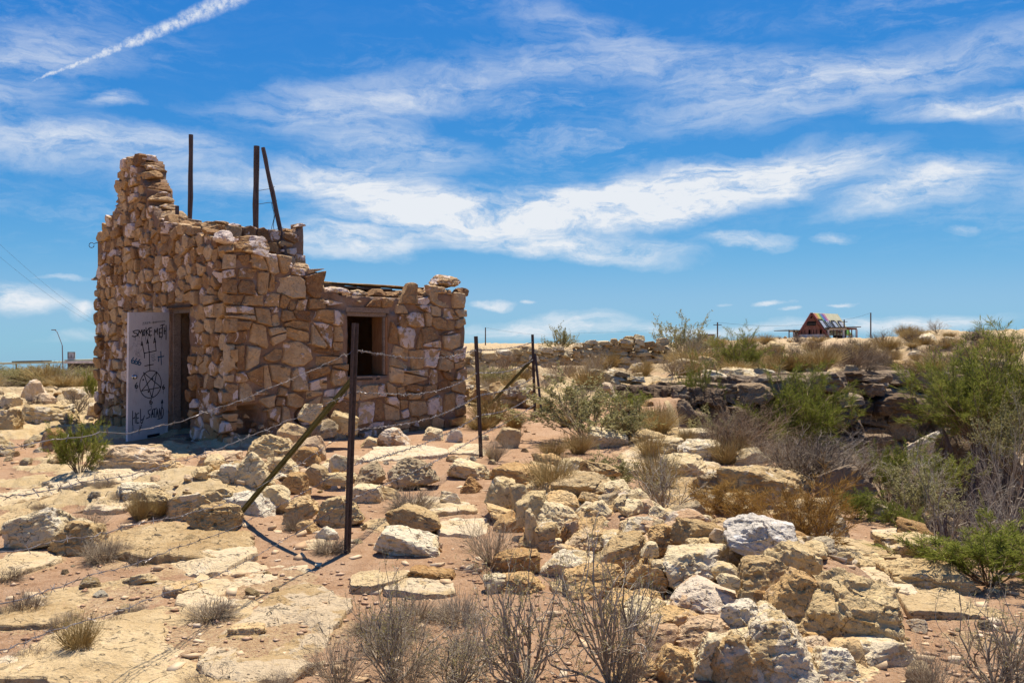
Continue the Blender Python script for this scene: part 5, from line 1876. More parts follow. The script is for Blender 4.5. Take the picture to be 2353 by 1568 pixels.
# pebbles and gravel nobody could count
def gravel():
    rs = np.random.RandomState(5)
    V0, F0 = ico(1)
    P, Fs, Rn = [], [], []
    n = 0
    V1 = ICO_T[0]
    F1 = ICO_T[1]
    N = 22000
    py = HZ + 215 + (1568 + 90 - HZ - 215) * rs.rand(N) ** 0.85
    px = rs.uniform(-60, 2420, N)
    Y = EYE * FPX / (py - HZ)
    X = (px - 1176) / FPX * Y
    z, slab, cut, hill = terrain(X, Y, full=True)
    dens = 0.5 + 0.5 * vnoise(xy3(X, Y) * 1.7, 4)
    keep = (rs.rand(N) < np.where(slab > 0.5, 0.14, 0.25 + 0.75 * dens)) & (cut < 0.5)
    X, Y, z = X[keep], Y[keep], z[keep]
    N = len(X)
    sz = 0.0025 + 0.020 * rs.rand(N) ** 7
    sz = sz * (1 + Y * 0.035)
    k = len(V1)
    jit = rs.uniform(0.6, 1.3, (N, k, 1))
    sc = np.stack([rs.uniform(0.8, 1.5, N), rs.uniform(0.8, 1.3, N), rs.uniform(0.3, 0.6, N)], 1)
    pts = V1[None] * jit * sc[:, None, :] * sz[:, None, None]
    a = rs.uniform(0, 6.28, N)
    ca, sa = np.cos(a)[:, None], np.sin(a)[:, None]
    x_, y_ = pts[:, :, 0] * ca - pts[:, :, 1] * sa, pts[:, :, 0] * sa + pts[:, :, 1] * ca
    pts = np.stack([x_ + X[:, None], y_ + Y[:, None], pts[:, :, 2] + (z + sz * 0.25)[:, None]], -1).reshape(-1, 3)
    F = (F1[None] + (np.arange(N) * k)[:, None, None]).reshape(-1, 3)
    me = mesh_from(pts, F, 'gravel')
    add_attr(me, 'rnd', np.repeat(rs.rand(N), k))
    m = plant_mat('gravel_stone', [(0.0, (0.30, 0.16, 0.085)), (0.4, (0.45, 0.27, 0.15)), (0.8, (0.56, 0.38, 0.23)), (1.0, (0.66, 0.50, 0.33))], 0.95)
    tag(obj('gravel', me, m), 'loose reddish gravel strewn over the bare ground', 'gravel', kind='stuff')


def chips():
    """flat broken chips of limestone lying all over the bare ground"""
    rs = np.random.RandomState(15)
    N = 1700
    py = HZ + 190 + (1568 + 60 - HZ - 190) * rs.rand(N)
    px = rs.uniform(-40, 2400, N)
    Y = EYE * FPX / (py - HZ)
    X = (px - 1176) / FPX * Y
    z, slab, cut, hill = terrain(X, Y, full=True)
    dens = vnoise(xy3(X, Y) * 1.1, 14) * 0.5 + 0.5
    keep = (rs.rand(N) < 0.15 + dens) & (cut < 0.4) & ~((X > 0.1 * Y) & (X < 0.28 * Y) & (Y < 8))
    X, Y, z = X[keep], Y[keep], z[keep]
    N = len(X)
    cube = np.array([(x, y, w_) for w_ in (-1, 1) for y in (-1, 1) for x in (-1, 1)], float)
    quads = np.array([(0, 2, 3, 1), (4, 5, 7, 6), (0, 1, 5, 4), (2, 6, 7, 3), (0, 4, 6, 2), (1, 3, 7, 5)])
    sz = (0.008 + 0.034 * rs.rand(N) ** 3) * (1 + 0.03 * Y)
    sc = np.stack([rs.uniform(0.7, 1.5, N), rs.uniform(0.6, 1.1, N), rs.uniform(0.22, 0.5, N)], 1) * sz[:, None]
    pts = cube[None] * (1 + rs.uniform(-0.45, 0.15, (N, 8, 3))) * sc[:, None, :]
    pts[:, :, 2] += pts[:, :, 0] * rs.normal(0, 0.18, N)[:, None] + pts[:, :, 1] * rs.normal(0, 0.18, N)[:, None]
    a = rs.uniform(0, 6.28, N)
    ca, sa = np.cos(a)[:, None], np.sin(a)[:, None]
    x_, y_ = pts[:, :, 0] * ca - pts[:, :, 1] * sa, pts[:, :, 0] * sa + pts[:, :, 1] * ca
    pts = np.stack([x_ + X[:, None], y_ + Y[:, None], pts[:, :, 2] + (z + sc[:, 2] * 0.35)[:, None]], -1).reshape(-1, 3)
    F = (quads[None] + (np.arange(N) * 8)[:, None, None]).reshape(-1, 4)
    me = mesh_from(pts, F, 'stone_chips')
    add_attr(me, 'rnd', np.repeat(rs.rand(N), 8))
    m = plant_mat('chip_stone', [(0.0, (0.40, 0.23, 0.12)), (0.4, (0.55, 0.37, 0.20)), (0.75, (0.60, 0.44, 0.26)), (1.0, (0.66, 0.53, 0.37))], 0.95)
    tag(obj('stone_chips', me, m), 'flat pale stone chips littering the bare ground', 'stone chips', kind='stuff')


chips()
t_ = (1 + 5 ** 0.5) / 2
ICO_T = (np.array([(1, 0, 0), (-1, 0, 0), (0, 1, 0), (0, -1, 0), (0, 0, 1), (0, 0, -1)], float), np.array([(0, 2, 4), (2, 1, 4), (1, 3, 4), (3, 0, 4), (2, 0, 5), (1, 2, 5), (3, 1, 5), (0, 3, 5)]))
gravel()

# ------------------------------------------------------------------ fence: steel posts, braces and barbed wire
def tpost(name, bot, top, label, mat, w=0.05, cat='fence post', holes=False):
    bot, top = np.asarray(bot, float), np.asarray(top, float)
    ax = top - bot
    L = np.linalg.norm(ax)
    ax /= L
    s = np.cross(ax, (0, 1, 0))
    s /= np.linalg.norm(s)
    f = np.cross(s, ax)
    mid = (bot + top) / 2
    root = thing(name, label, cat, tuple(bot))
    MB().box(mid - bot, w, 0.006, L, ax=s, ay=f, az=ax).build('flange', M[mat], root)
    MB().box(mid - bot - f * 0.022, 0.007, 0.037, L, ax=s, ay=f, az=ax).build('web', M[mat], root)
    mb = MB()
    n = int(L / 0.055)
    for k in range(n):
        c = bot + ax * (0.05 + k * (L - 0.1) / max(n - 1, 1)) - bot
        mb.box(c + f * 0.006, 0.014, 0.008, 0.02, ax=s, ay=f, az=ax)
    tag(mb.build('studs', M[mat], root), kind='stuff')
    return root


g1 = at(797, 1268, 6.6)
p1b = np.array([g1[0], 6.6, gz(g1[0], 6.6) - 0.05])
p1t = at(816, 742, 6.6)
tpost('steel_post', p1b, p1t, 'dark rusty steel fence post standing nearest, in front of the window', 'rust', 0.052)
Y2 = ground_hit(1105, 1050)
p2b = at(1105, 1052, Y2)
p2t = at(1093, 772, Y2 - 0.05)
tpost('steel_post', p2b, p2t, 'dark steel fence post right of the house, middle of three', 'rust', 0.055)
Y3 = ground_hit(1229, 955)
p3b = at(1229, 960, Y3)
p3t = at(1223, 768, Y3)
tpost('steel_post', p3b, p3t, 'farthest dark steel fence post, beside the sagebrush', 'rust', 0.06)
p0b = np.array([-3.0, -3.2, gz(-3.0, -3.2) - 0.05])
Yb = 7.72
f1 = at(537, 1200, Yb)
tpost('post_brace', (f1[0], Yb, gz(f1[0], Yb) - 0.04), at(812, 868, 6.66), 'olive green brace slanting from the nearest post down to the rocks', 'greenpost', 0.045, 'fence brace')
Yc = Y3 + 0.6
f2 = at(1112, 948, Yc)
tpost('post_brace', (f2[0], Yc, gz(f2[0], Yc)), at(1224, 824, Y3 + 0.05), 'olive green brace slanting left from the farthest post', 'greenpost', 0.06, 'fence brace')
f3 = at(1243, 930, Y3 - 0.5)
tpost('post_brace', f3 - np.array([0, 0, 0.1]), at(1229, 812, Y3 - 0.06), 'grey steel brace leaning close beside the farthest post', 'rust', 0.05, 'fence brace')
p0t = p0b + np.array([0.0, 0, 1.7])


def barbed(pts, label, r=0.0024, seed=0, barb=0.125, sag=0.0):
    rs = np.random.RandomState(seed)
    pts = np.asarray(pts, float)
    out = []
    for a, b in zip(pts[:-1], pts[1:]):
        n = max(int(np.linalg.norm(b - a) / 0.05), 4)
        t = np.linspace(0, 1, n, endpoint=False)[:, None]
        q = a + (b - a) * t
        q[:, 2] -= sag * np.sin(np.pi * t[:, 0])
        out.append(q)
    P = np.vstack(out + [pts[-1:]])
    P[1:-1] += rs.normal(scale=0.003, size=(len(P) - 2, 3))
    k = np.arange(len(P))
    off = np.stack([np.zeros(len(P)), np.cos(k * 1.6), np.sin(k * 1.6)], 1) * r * 0.9
    root = thing('barbed_wire', label, 'barbed wire', tuple(P[0]))
    for s in (1, -1):
        MB().tube(P + off * s - P[0], r * 0.75, 4, cap=False).build('strand', M['wire'], root)
    mb = MB()
    step = max(int(barb / 0.05), 1)
    for i in range(2, len(P) - 2, step):
        c = P[i] - P[0]
        for q in range(2):
            d = rs.normal(size=3)
            d /= np.linalg.norm(d)
            mb.tube([c - d * 0.02, c + d * 0.02], r * 0.8, 3, cap=False)
    tag(mb.build('barbs', M['wire'], root), kind='stuff')
    return root


def on_post(b, t, z):
    b, t = np.asarray(b), np.asarray(t)
    k = (z - b[2]) / (t[2] - b[2])
    return b + (t - b) * k + np.array([0, -0.012, 0])


Z1 = [1.535, 1.22, 0.93, 0.66, 0.40]
Z2 = [1.50, 1.18, 0.86, 0.58, 0.30]
Z3 = [1.62, 1.25, 0.86, 0.52, 0.28]
names = ['topmost', 'second', 'third', 'fourth', 'lowest']
p2f = lambda z: on_post(p2b, p2t, z)
p3f = lambda z: on_post(p3b, p3t, z)
# picture points each strand passes on its way to the left edge: (px, py, Y)
LEFTPTS = [
    [(1040, 0, 0)],
]
strands = [
    [(600, 898, 5.35), (470, 945, 4.7), (330, 985, 4.15), (230, 992, 3.85), (110, 1008, 3.45), (-40, 1030, 2.9)],
    [(560, 1006, 5.2), (380, 1068, 4.35), (200, 1103, 3.7), (0, 1140, 3.0), (-60, 1150, 2.85)],
    [(540, 1148, 5.1), (300, 1205, 4.0), (120, 1243, 3.4), (-40, 1268, 2.9)],
    [(560, 1200, 5.2), (400, 1258, 4.45), (200, 1322, 3.7), (-40, 1394, 2.9)],
    [(540, 1302, 5.1), (350, 1370, 4.2), (110, 1450, 3.4), (-40, 1500, 2.9)],
]
for i in range(5):
    z1 = Z1[i]
    zl = at(*strands[i][-1])[2]
    pts = [p0b + np.array([0, 0, zl - p0b[2]])]
    pts += [at(*q) for q in strands[i][::-1]]
    pts.append(on_post(p1b, p1t, z1))
    barbed(pts, names[i] + ' strand of barbed wire running from the nearest post out to the left', 0.0018, 10 + i, sag=0.012)
    barbed([on_post(p1b, p1t, z1), p2f(Z2[i])], names[i] + ' strand of barbed wire between the nearest and middle posts', 0.0034, 20 + i, sag=(0.09, 0.13, 0.10, 0.07, 0.04)[i])
    barbed([p2f(Z2[i]), p3f(Z3[i])], names[i] + ' strand of barbed wire between the middle and farthest posts', 0.0055, 30 + i, sag=(0.05, 0.10, 0.06, 0.10, 0.03)[i], barb=0.25)

# ------------------------------------------------------------------ plants
def grow(seed, n_stems, length, spread, gens, kids, segs, bend, r0, upb=0.0, base=0.05, kid_len=(0.4, 0.65), kid_ang=(20, 45), taper=0.5, start=0.25):
    rs = random.Random(seed)
    segsout = []        # p0, p1, r0, r1, generation
    tips = []
    def branch(p, d, L, r, g):
        n = max(2, segs - g)
        st = L / n
        for k in range(n):
            d = d + Vector((rs.gauss(0, bend), rs.gauss(0, bend), rs.gauss(0, bend) + upb))
            d.normalize()
            q = p + d * st
            rr_ = r * (1 - (1 - taper) / n)
            segsout.append((p.x, p.y, p.z, q.x, q.y, q.z, r, rr_, g))
            r = rr_
            p = q
            if g < gens and (k + 1) / n > start:
                m = kids / n
                c = int(m) + (1 if rs.random() < m - int(m) else 0)
                for _ in range(c):
                    a = math.radians(rs.uniform(*kid_ang))
                    ax = d.orthogonal().normalized()
                    ax = Matrix.Rotation(rs.uniform(0, 6.283), 3, d) @ ax
                    nd = Matrix.Rotation(a, 3, ax) @ d
                    branch(p.copy(), nd, L * rs.uniform(*kid_len), r * 0.72, g + 1)
        tips.append((p.x, p.y, p.z, d.x, d.y, d.z))
    for k in range(n_stems):
        a = rs.uniform(0, 6.283)
        t = math.radians(spread) * math.sqrt(rs.random())
        d = Vector((math.cos(a) * math.sin(t), math.sin(a) * math.sin(t), math.cos(t)))
        b = Vector((math.cos(a), math.sin(a), 0)) * base * math.sqrt(rs.random())
        branch(b, d, length * rs.uniform(0.6, 1.1), r0 * rs.uniform(0.7, 1.2), 0)
    return np.array(segsout), np.array(tips)


def seg_mesh(name, S, seed, by_z=True):
    """every twig segment as a three-sided tapering prism"""
    rs = np.random.RandomState(seed)
    a, b, r0, r1 = S[:, :3], S[:, 3:6], S[:, 6], S[:, 7]
    d = b - a
    d /= np.linalg.norm(d, axis=1)[:, None] + 1e-9
    h = np.where(np.abs(d[:, 2:3]) < 0.9, np.array([[0, 0, 1.0]]), np.array([[1.0, 0, 0]]))
    s = np.cross(d, h)
    s /= np.linalg.norm(s, axis=1)[:, None] + 1e-9
    t = np.cross(d, s)
    n = len(S)
    V = np.zeros((n, 6, 3))
    for k in range(3):
        c, si = math.cos(k * 2.0944), math.sin(k * 2.0944)
        o = c * s + si * t
        V[:, k] = a + o * r0[:, None]
        V[:, 3 + k] = b + o * r1[:, None]
    q = np.array([(0, 1, 4, 3), (1, 2, 5, 4), (2, 0, 3, 5)])
    F = (q[None] + (np.arange(n) * 6)[:, None, None]).reshape(-1, 4)
    me = mesh_from(V.reshape(-1, 3), F, name)
    add_attr(me, 'rnd', np.repeat(np.clip(rs.uniform(0, 1, n) * 0.7 + 0.15 + 0.04 * S[:, 8], 0, 1), 6))
    return me


def leaf_mesh(name, S, seed, n, ll, lw, gmin=1, feather=0):
    rs = np.random.RandomState(seed)
    T = S[S[:, 8] >= gmin]
    k = rs.randint(0, len(T), n)
    t = rs.rand(n)[:, None]
    p = T[k, :3] * (1 - t) + T[k, 3:6] * t
    d = T[k, 3:6] - T[k, :3]
    d /= np.linalg.norm(d, axis=1)[:, None] + 1e-9
    o = rs.normal(size=(n, 3))
    if feather:
        out = p * np.array([1.0, 1.0, 0.0])
        d = d * 0.55 + np.array([0, 0, 0.24]) + out * 0.6 + o * 0.42
    else:
        d = d * 0.7 + o * 0.55
    d /= np.linalg.norm(d, axis=1)[:, None] + 1e-9
    s = np.cross(d, rs.normal(size=(n, 3)))
    s /= np.linalg.norm(s, axis=1)[:, None] + 1e-9
    L = ll * rs.uniform(0.6, 1.3, n)[:, None]
    W = lw * rs.uniform(0.7, 1.3, n)[:, None]
    V = np.stack([p, p + d * L * 0.5 + s * W, p + d * L, p + d * L * 0.5 - s * W], 1).reshape(-1, 3)
    F = np.arange(n * 4).reshape(-1, 4)
    me = mesh_from(V, F, name)
    add_attr(me, 'rnd', np.repeat(rs.rand(n), 4))
    return me


def norm_seg(S):
    """scale to about one metre wide, feet on the ground"""
    return S


def fit(S):
    xs = np.concatenate([S[:, 0], S[:, 3]])
    ys = np.concatenate([S[:, 1], S[:, 4]])
    zs = np.concatenate([S[:, 2], S[:, 5]])
    w = (np.percentile(xs, 98) - np.percentile(xs, 2) + np.percentile(ys, 98) - np.percentile(ys, 2)) / 2
    h = np.percentile(zs, 97)
    S = S.copy()
    S[:, [0, 1, 3, 4]] /= w
    S[:, [2, 5]] /= h
    return S


KIND = {}
def kind(key, part1, mat1, seg_args, rad, leaf=None, variants=2):
    """a plant kind: twig mesh (and leaves), about one metre wide and high; rad = twig radius at that size"""
    out = []
    for v in range(variants):
        S, T = grow(seed=hash_key(key) + v * 17, **seg_args)
        S = fit(S)
        S[:, 6] = S[:, 6] / seg_args['r0'] * rad
        S[:, 7] = S[:, 7] / seg_args['r0'] * rad
        me = seg_mesh(part1, S, v + 3)
        me.materials.append(M[mat1])
        lm = None
        if leaf:
            lm = leaf_mesh(leaf[0], S, v + 9, *leaf[2:])
            lm.materials.append(M[leaf[1]])
        out.append((part1, me, leaf[0] if leaf else None, lm))
    KIND[key] = out


def hash_key(s):
    return sum(ord(c) * (i + 3) for i, c in enumerate(s))


kind('darkbrush', 'branches', 'twigdark', dict(n_stems=34, length=1.0, spread=70, gens=3, kids=4.6, segs=5, bend=0.18, r0=1.0, upb=0.02), 0.011, variants=2)
kind('brush', 'branches', 'twig', dict(n_stems=26, length=1.0, spread=62, gens=3, kids=4.2, segs=5, bend=0.16, r0=1.0, upb=0.03), 0.0085, variants=2)
kind('brushbrown', 'branches', 'twigbrown', dict(n_stems=34, length=1.0, spread=55, gens=2, kids=6, segs=5, bend=0.10, r0=1.0, upb=0.04), 0.0075, variants=2)
kind('thicket', 'branches', 'silver', dict(n_stems=24, length=1.0, spread=70, gens=3, kids=4.6, segs=5, bend=0.26, r0=1.0, upb=0.0), 0.0085, variants=2)
kind('broom', 'branches', 'twigbrown', dict(n_stems=20, length=1.0, spread=68, gens=2, kids=7.0, segs=5, bend=0.14, r0=1.0, upb=0.06, kid_ang=(20, 50), kid_len=(0.3, 0.5)), 0.011, ('green_stems', 'broom', 12000, 0.085, 0.0040, 1, 1), variants=3)
kind('broomfine', 'branches', 'twigbrown', dict(n_stems=26, length=1.0, spread=72, gens=2, kids=8.0, segs=5, bend=0.15, r0=1.0, upb=0.05, kid_ang=(20, 55), kid_len=(0.3, 0.5)), 0.009, ('green_stems', 'broom', 26000, 0.060, 0.0019, 1, 1), variants=2)
kind('rustbroom', 'branches', 'twigbrown', dict(n_stems=18, length=1.0, spread=58, gens=2, kids=6.0, segs=5, bend=0.12, r0=1.0, upb=0.06, kid_ang=(15, 40), kid_len=(0.3, 0.5)), 0.009, ('rust_stems', 'rustbroom', 5000, 0.14, 0.0034, 1, 1), variants=2)
kind('sagebrush', 'branches', 'twig', dict(n_stems=22, length=1.0, spread=64, gens=3, kids=3.8, segs=5, bend=0.13, r0=1.0, upb=0.05), 0.0085, ('leaves', 'sage', 9000, 0.034, 0.0075, 1), variants=3)
kind('nearbrush', 'branches', 'silver', dict(n_stems=24, length=1.0, spread=62, gens=3, kids=3.8, segs=6, bend=0.17, r0=1.0, upb=0.05, kid_ang=(20, 55), taper=0.55), 0.0135, ('leaves', 'strawleaf', 1500, 0.032, 0.0045, 2), variants=3)
kind('drybrush', 'branches', 'twig', dict(n_stems=60, length=1.0, spread=48, gens=2, kids=4.5, segs=5, bend=0.09, r0=1.0, upb=0.03), 0.0062, variants=2)
kind('grass', 'blades', 'straw', dict(n_stems=420, length=1.0, spread=46, gens=0, kids=0, segs=5, bend=0.13, r0=1.0, upb=-0.03, base=0.16, taper=0.25), 0.0075, variants=3)
kind('cushion', 'twigs', 'twig', dict(n_stems=260, length=1.0, spread=84, gens=1, kids=4, segs=3, bend=0.16, r0=1.0, base=0.45, kid_len=(0.3, 0.55)), 0.0075, variants=3)

NAMES = {'darkbrush': ('dark_brush', 'shrub'), 'brush': ('dead_brush', 'shrub'), 'brushbrown': ('brown_brush', 'shrub'), 'thicket': ('bare_thicket', 'shrub'), 'broom': ('green_broom_bush', 'bush'), 'rustbroom': ('rusty_broom_bush', 'bush'),
         'sagebrush': ('sagebrush', 'bush'), 'nearbrush': ('twiggy_sagebrush', 'bush'), 'drybrush': ('dry_shrub', 'shrub'), 'grass': ('grass_tuft', 'grass tuft'), 'cushion': ('cushion_plant', 'plant')}
prng = random.Random(77)


def trunk_mesh(seed, h):
    """a few crooked stems carrying a crown at height h"""
    rs_ = np.random.RandomState(seed)
    mb = MB()
    for k in range(5):
        n = 7
        t = np.linspace(0, 1, n)[:, None]
        a_ = rs_.uniform(0, 6.28)
        P_ = np.array([0, 0, -0.1]) + np.array([math.cos(a_) * 0.35 * h * rs_.uniform(0.3, 1), math.sin(a_) * 0.35 * h * rs_.uniform(0.3, 1), h * 1.15]) * t
        P_[:, :2] += np.cumsum(rs_.normal(scale=0.03 * h, size=(n, 2)), 0)
        mb.tube(P_, 0.035 * (1 - 0.6 * t[:, 0]) * max(h, 0.6), 5, cap=False)
    return mb


def plant(key, x0, y0, x1, y1, label, Y=None, group=None, parts=True, sink=0.02, variant=None):
    cx = (x0 + x1) / 2
    if Y is None:
        Y = ground_hit(cx, y1)
    wd = (x1 - x0) / FPX * Y
    ht = (y1 - y0) / FPX * Y
    x = (cx - 1176) / FPX * Y
    Yc = Y + wd * 0.12
    x *= Yc / Y
    z = gz(x, Yc)
    top = EYE - (y0 - HZ) / FPX * Yc
    full = max(top - z, 0.05)
    ht_ = min(max(full, ht * 0.5), ht * 1.25)
    if key == 'broom':
        wd, ht_, full = wd * 0.86, ht_ * 0.84, full * 0.84
    lift = full - ht_ if key in ('broom', 'thicket', 'sagebrush') else 0.0
    lift = max(lift, 0.0)
    fk = 'broomfine' if key == 'broom' and wd > 0.9 else key
    p1, me, p2, lm = KIND[fk][(variant if variant is not None else prng.randrange(9)) % len(KIND[fk])]
    root = obj(NAMES[key][0], None, loc=(x, Yc, z - sink * ht_))
    tag(root, label, NAMES[key][1], group)
    rz = prng.uniform(0, 6.28)
    for nm, m_ in ((p1, me), (p2, lm)):
        if m_ is None:
            continue
        o = obj(nm, m_, None, root, (0, 0, lift))
        o.scale = (wd, wd, ht_ * (1 + sink))
        o.rotation_euler = (0, 0, rz)
    if lift > 0.25:
        trunk_mesh(int(x0 + y0), lift).build('trunk', M['pole'], root)
    return root


# foreground
plant('nearbrush', 790, 1335, 1010, 1590, 'thin twiggy bush at the bottom left of centre', variant=0)
plant('nearbrush', 1080, 1290, 1330, 1600, 'tall grey twiggy bush at the bottom centre before the wall', variant=1)
plant('nearbrush', 1280, 1250, 1540, 1590, 'leafy twiggy bush leaning toward the collapsed wall', variant=2)
plant('nearbrush', 960, 1440, 1130, 1600, 'low sprawling dead bush at the bottom edge, between the twiggy ones', variant=2)
plant('drybrush', 860, 1470, 1010, 1610, 'dense straw brush at the bottom edge below the thin twiggy bush')
plant('thicket', 1010, 1380, 1150, 1560, 'bare silver branches sprawling left of the tall twiggy bush')
plant('drybrush', 1380, 1420, 1510, 1600, 'dark dry brush tucked against the foot of the collapsed wall')
plant('drybrush', 700, 1450, 860, 1600, 'straw coloured dry shrub at the bottom edge left of the twiggy bushes')
plant('drybrush', 1052, 1192, 1205, 1305, 'dense round dry shrub left of the wall end')
plant('drybrush', 1108, 1000, 1172, 1060, 'dry shrub right at the foot of the middle post')
plant('drybrush', 1110, 1118, 1160, 1180, 'thin dry shrub at the shaded side of the wall end')
plant('grass', 140, 1425, 222, 1516, 'golden grass tuft at the bottom left')
plant('grass', 296, 1138, 346, 1200, 'dry grass tuft by the left end of the rubble heap')
plant('grass', 346, 1148, 388, 1190, 'pale grass wisp in front of the rubble heap')
plant('cushion', 428, 1380, 548, 1424, 'grey cushion plant on the near slab')
plant('cushion', 186, 1240, 282, 1290, 'grey cushion plant right of the tan pyramid boulder')
plant('drybrush', 170, 1160, 252, 1232, 'small dry shrub behind the tan pyramid boulder')
plant('cushion', 285, 1392, 338, 1416, 'tiny grey tuft on the near slab, left of the cushion plant')
plant('cushion', 245, 1418, 288, 1440, 'tiny dark tuft beside the golden grass')
plant('cushion', 300, 1270, 350, 1296, 'tiny grey tuft at the edge of the upper slab')
plant('cushion', 885, 1130, 1010, 1175, 'flat grey cushion plant behind the undercut boulders')
plant('cushion', 716, 1236, 800, 1272, 'grey tuft at the foot of the nearest post')
plant('cushion', 650, 1180, 700, 1220, 'pale tuft beneath the brown rough rock')
plant('cushion', 20, 1492, 110, 1520, 'low grey tuft at the lower left corner')
plant('cushion', 430, 1545, 560, 1580, 'low grey tuft at the bottom edge below the slab')
plant('drybrush', 560, 1540, 700, 1610, 'dry grassy fringe at the bottom edge')
plant('broom', 124, 962, 240, 1092, 'small green broom bush at the left, before the house corner')
plant('broom', 2110, 1215, 2440, 1450, 'bright green broom bush spreading at the right edge', Y=5.6)
plant('broom', 2210, 1150, 2440, 1350, 'yellow-green broom bush behind, at the right edge', Y=7.0)
plant('nearbrush', 2180, 1370, 2400, 1600, 'straw and silver brush in the lower right corner', variant=1)
plant('drybrush', 2060, 1480, 2230, 1610, 'dry brush at the bottom edge right of the corner boulders')
plant('thicket', 2240, 1440, 2420, 1610, 'bare silvery twigs at the lower right corner')
plant('rustbroom', 1770, 1120, 1950, 1312, 'rust coloured broom bush behind the white boulder', Y=6.3)
plant('rustbroom', 1590, 1120, 1780, 1225, 'rust coloured broom bush left of its taller twin', Y=7.4)
plant('nearbrush', 1440, 1050, 1600, 1200, 'grey sagebrush behind the wall, left of the rusty bushes', Y=7.9, variant=0)
plant('sagebrush', 1340, 1050, 1490, 1140, 'grey-green low bush behind the far end of the wall', Y=9.3)
plant('broom', 1912, 1118, 2030, 1222, 'vivid green tuft right of the rusty broom bush', Y=7.8)
plant('broom', 2022, 1150, 2080, 1240, 'small vivid green tuft, second to the right of the rusty bush', Y=7.6)
plant('broom', 2062, 1165, 2142, 1250, 'small vivid green tuft on the ledge at the right', Y=7.3)
plant('broom', 2120, 1225, 2215, 1290, 'low green tuft beside the long knobbly ledge', Y=6.9)
plant('drybrush', 2010, 1240, 2085, 1310, 'brownish dry tuft on the right ledge', Y=6.6)
plant('thicket', 2040, 1105, 2300, 1270, 'wide bare grey thicket on the right slope', Y=9.2)
plant('thicket', 2180, 1130, 2380, 1300, 'second bare grey thicket near the right edge', Y=8.6)
plant('sagebrush', 1990, 1085, 2180, 1190, 'pale green sage behind the vivid green tufts', Y=10.0)
plant('sagebrush', 1225, 880, 1480, 1020, 'large grey-green sagebrush beside the farthest post', variant=0)
plant('sagebrush', 1380, 925, 1490, 1020, 'smaller sagebrush right of the large one')
plant('broom', 1395, 900, 1500, 960, 'olive broom bush behind the large sagebrush', Y=19.5)
plant('rustbroom', 1168, 960, 1205, 1012, 'small olive-brown sprig by the middle post')
plant('grass', 1680, 1000, 1722, 1062, 'golden grass tuft beside the orange tan boulder')
plant('sagebrush', 1590, 960, 1740, 1040, 'grey bush at the head of the ravine', Y=15.0)
plant('darkbrush', 1590, 945, 1680, 1000, 'dark bare bush by the shaded boulder')
plant('brushbrown', 1780, 1000, 1900, 1090, 'brown bush on the near ravine slope', Y=14.5)
plant('brush', 1790, 1060, 1920, 1150, 'grey bush in front of the huge flat-topped boulder', Y=12.0)
plant('thicket', 1870, 1000, 2010, 1090, 'dark tangled thicket in the ravine', Y=15.5)
plant('broom', 1818, 1050, 1862, 1110, 'thin green broom right of the huge flat-topped boulder', Y=11.3)
plant('broom', 2000, 975, 2110, 1080, 'green broom bush left of the pale slanting slab', Y=15.8)
plant('broom', 2090, 985, 2225, 1075, 'green broom bush above the pale slanting slab', Y=15.2)
plant('thicket', 2060, 1050, 2200, 1130, 'white bare branches under the pale slanting slab', Y=14.2)
plant('thicket', 2230, 960, 2400, 1160, 'silvery bare bush at the right edge of the ravine', Y=12.5)
plant('sagebrush', 2260, 920, 2400, 1060, 'grey-green bush above the silvery one at the right edge', Y=16.0)
plant('brushbrown', 1950, 905, 2130, 1040, 'wide brown bush below the far cliff', Y=21.5)
plant('brushbrown', 1860, 960, 1990, 1040, 'low brown bush left below the wide one', Y=20.0)
plant('brush', 2030, 950, 2160, 1045, 'grey bush in front of the wide brown bush', Y=20.0)
plant('broom', 1710, 815, 1960, 985, 'biggest dark green broom bush in the ravine, centre right', Y=21.5, variant=1)
plant('broom', 1790, 815, 1905, 930, 'upper crown of green broom rising above the ravine', Y=23.0, variant=2)
plant('broom', 1555, 800, 1660, 930, 'green broom bush at the left head of the ravine', Y=22.0)
plant('broom', 1640, 752, 1760, 835, 'green broom bush on the skyline above the ravine head', Y=27.0)
plant('sagebrush', 1505, 738, 1625, 830, 'grey-green bush standing against the sky at the end of the far wall', Y=31.0)
plant('brush', 1555, 760, 1640, 830, 'bare grey bush beside the skyline sage', Y=30.0)
plant('brush', 1500, 830, 1600, 905, 'bare grey bush on the bank below the far wall end', Y=24.5)
plant('broom', 2085, 705, 2480, 935, 'big green broom tree overhanging the ravine at the right edge', Y=19.5, variant=0)
plant('broom', 2120, 770, 2360, 930, 'lower green limb of the right edge broom tree', Y=18.8, variant=2)
plant('darkbrush', 2180, 840, 2420, 960, 'dead branches hanging below the right edge broom tree', Y=19.0)
plant('sagebrush', 1250, 756, 1320, 800, 'small sage showing above the far dry stone wall', Y=33.0)
plant('brush', 1325, 766, 1360, 792, 'bare sprig above the far dry stone wall', Y=33.0)
plant('brush', 1085, 770, 1130, 800, 'bare sprig above the left end of the far wall', Y=32.0)
plant('brush', 1385, 764, 1440, 790, 'low twigs above the far wall, right of the sprig', Y=33.0)
plant('brushbrown', 1120, 805, 1200, 870, 'reddish brown bush before the left part of the far wall', Y=26.0)
plant('brush', 1070, 830, 1120, 875, 'bare bush next to the house corner in the middle distance', Y=25.0)
plant('brushbrown', 1250, 825, 1350, 885, 'brown brush below the middle of the far wall', Y=25.5)
plant('brush', 1330, 800, 1410, 870, 'grey brush against the far wall, right of the brown brush', Y=26.5)
plant('drybrush', 1230, 850, 1300, 905, 'dry straw brush on the slope below the far wall', Y=23.5)
plant('brushbrown', 1400, 860, 1470, 900, 'low brown brush above the terrace wall', Y=25.0)
plant('sagebrush', 1095, 845, 1180, 905, 'pale sage between the middle and farthest posts', Y=22.5)
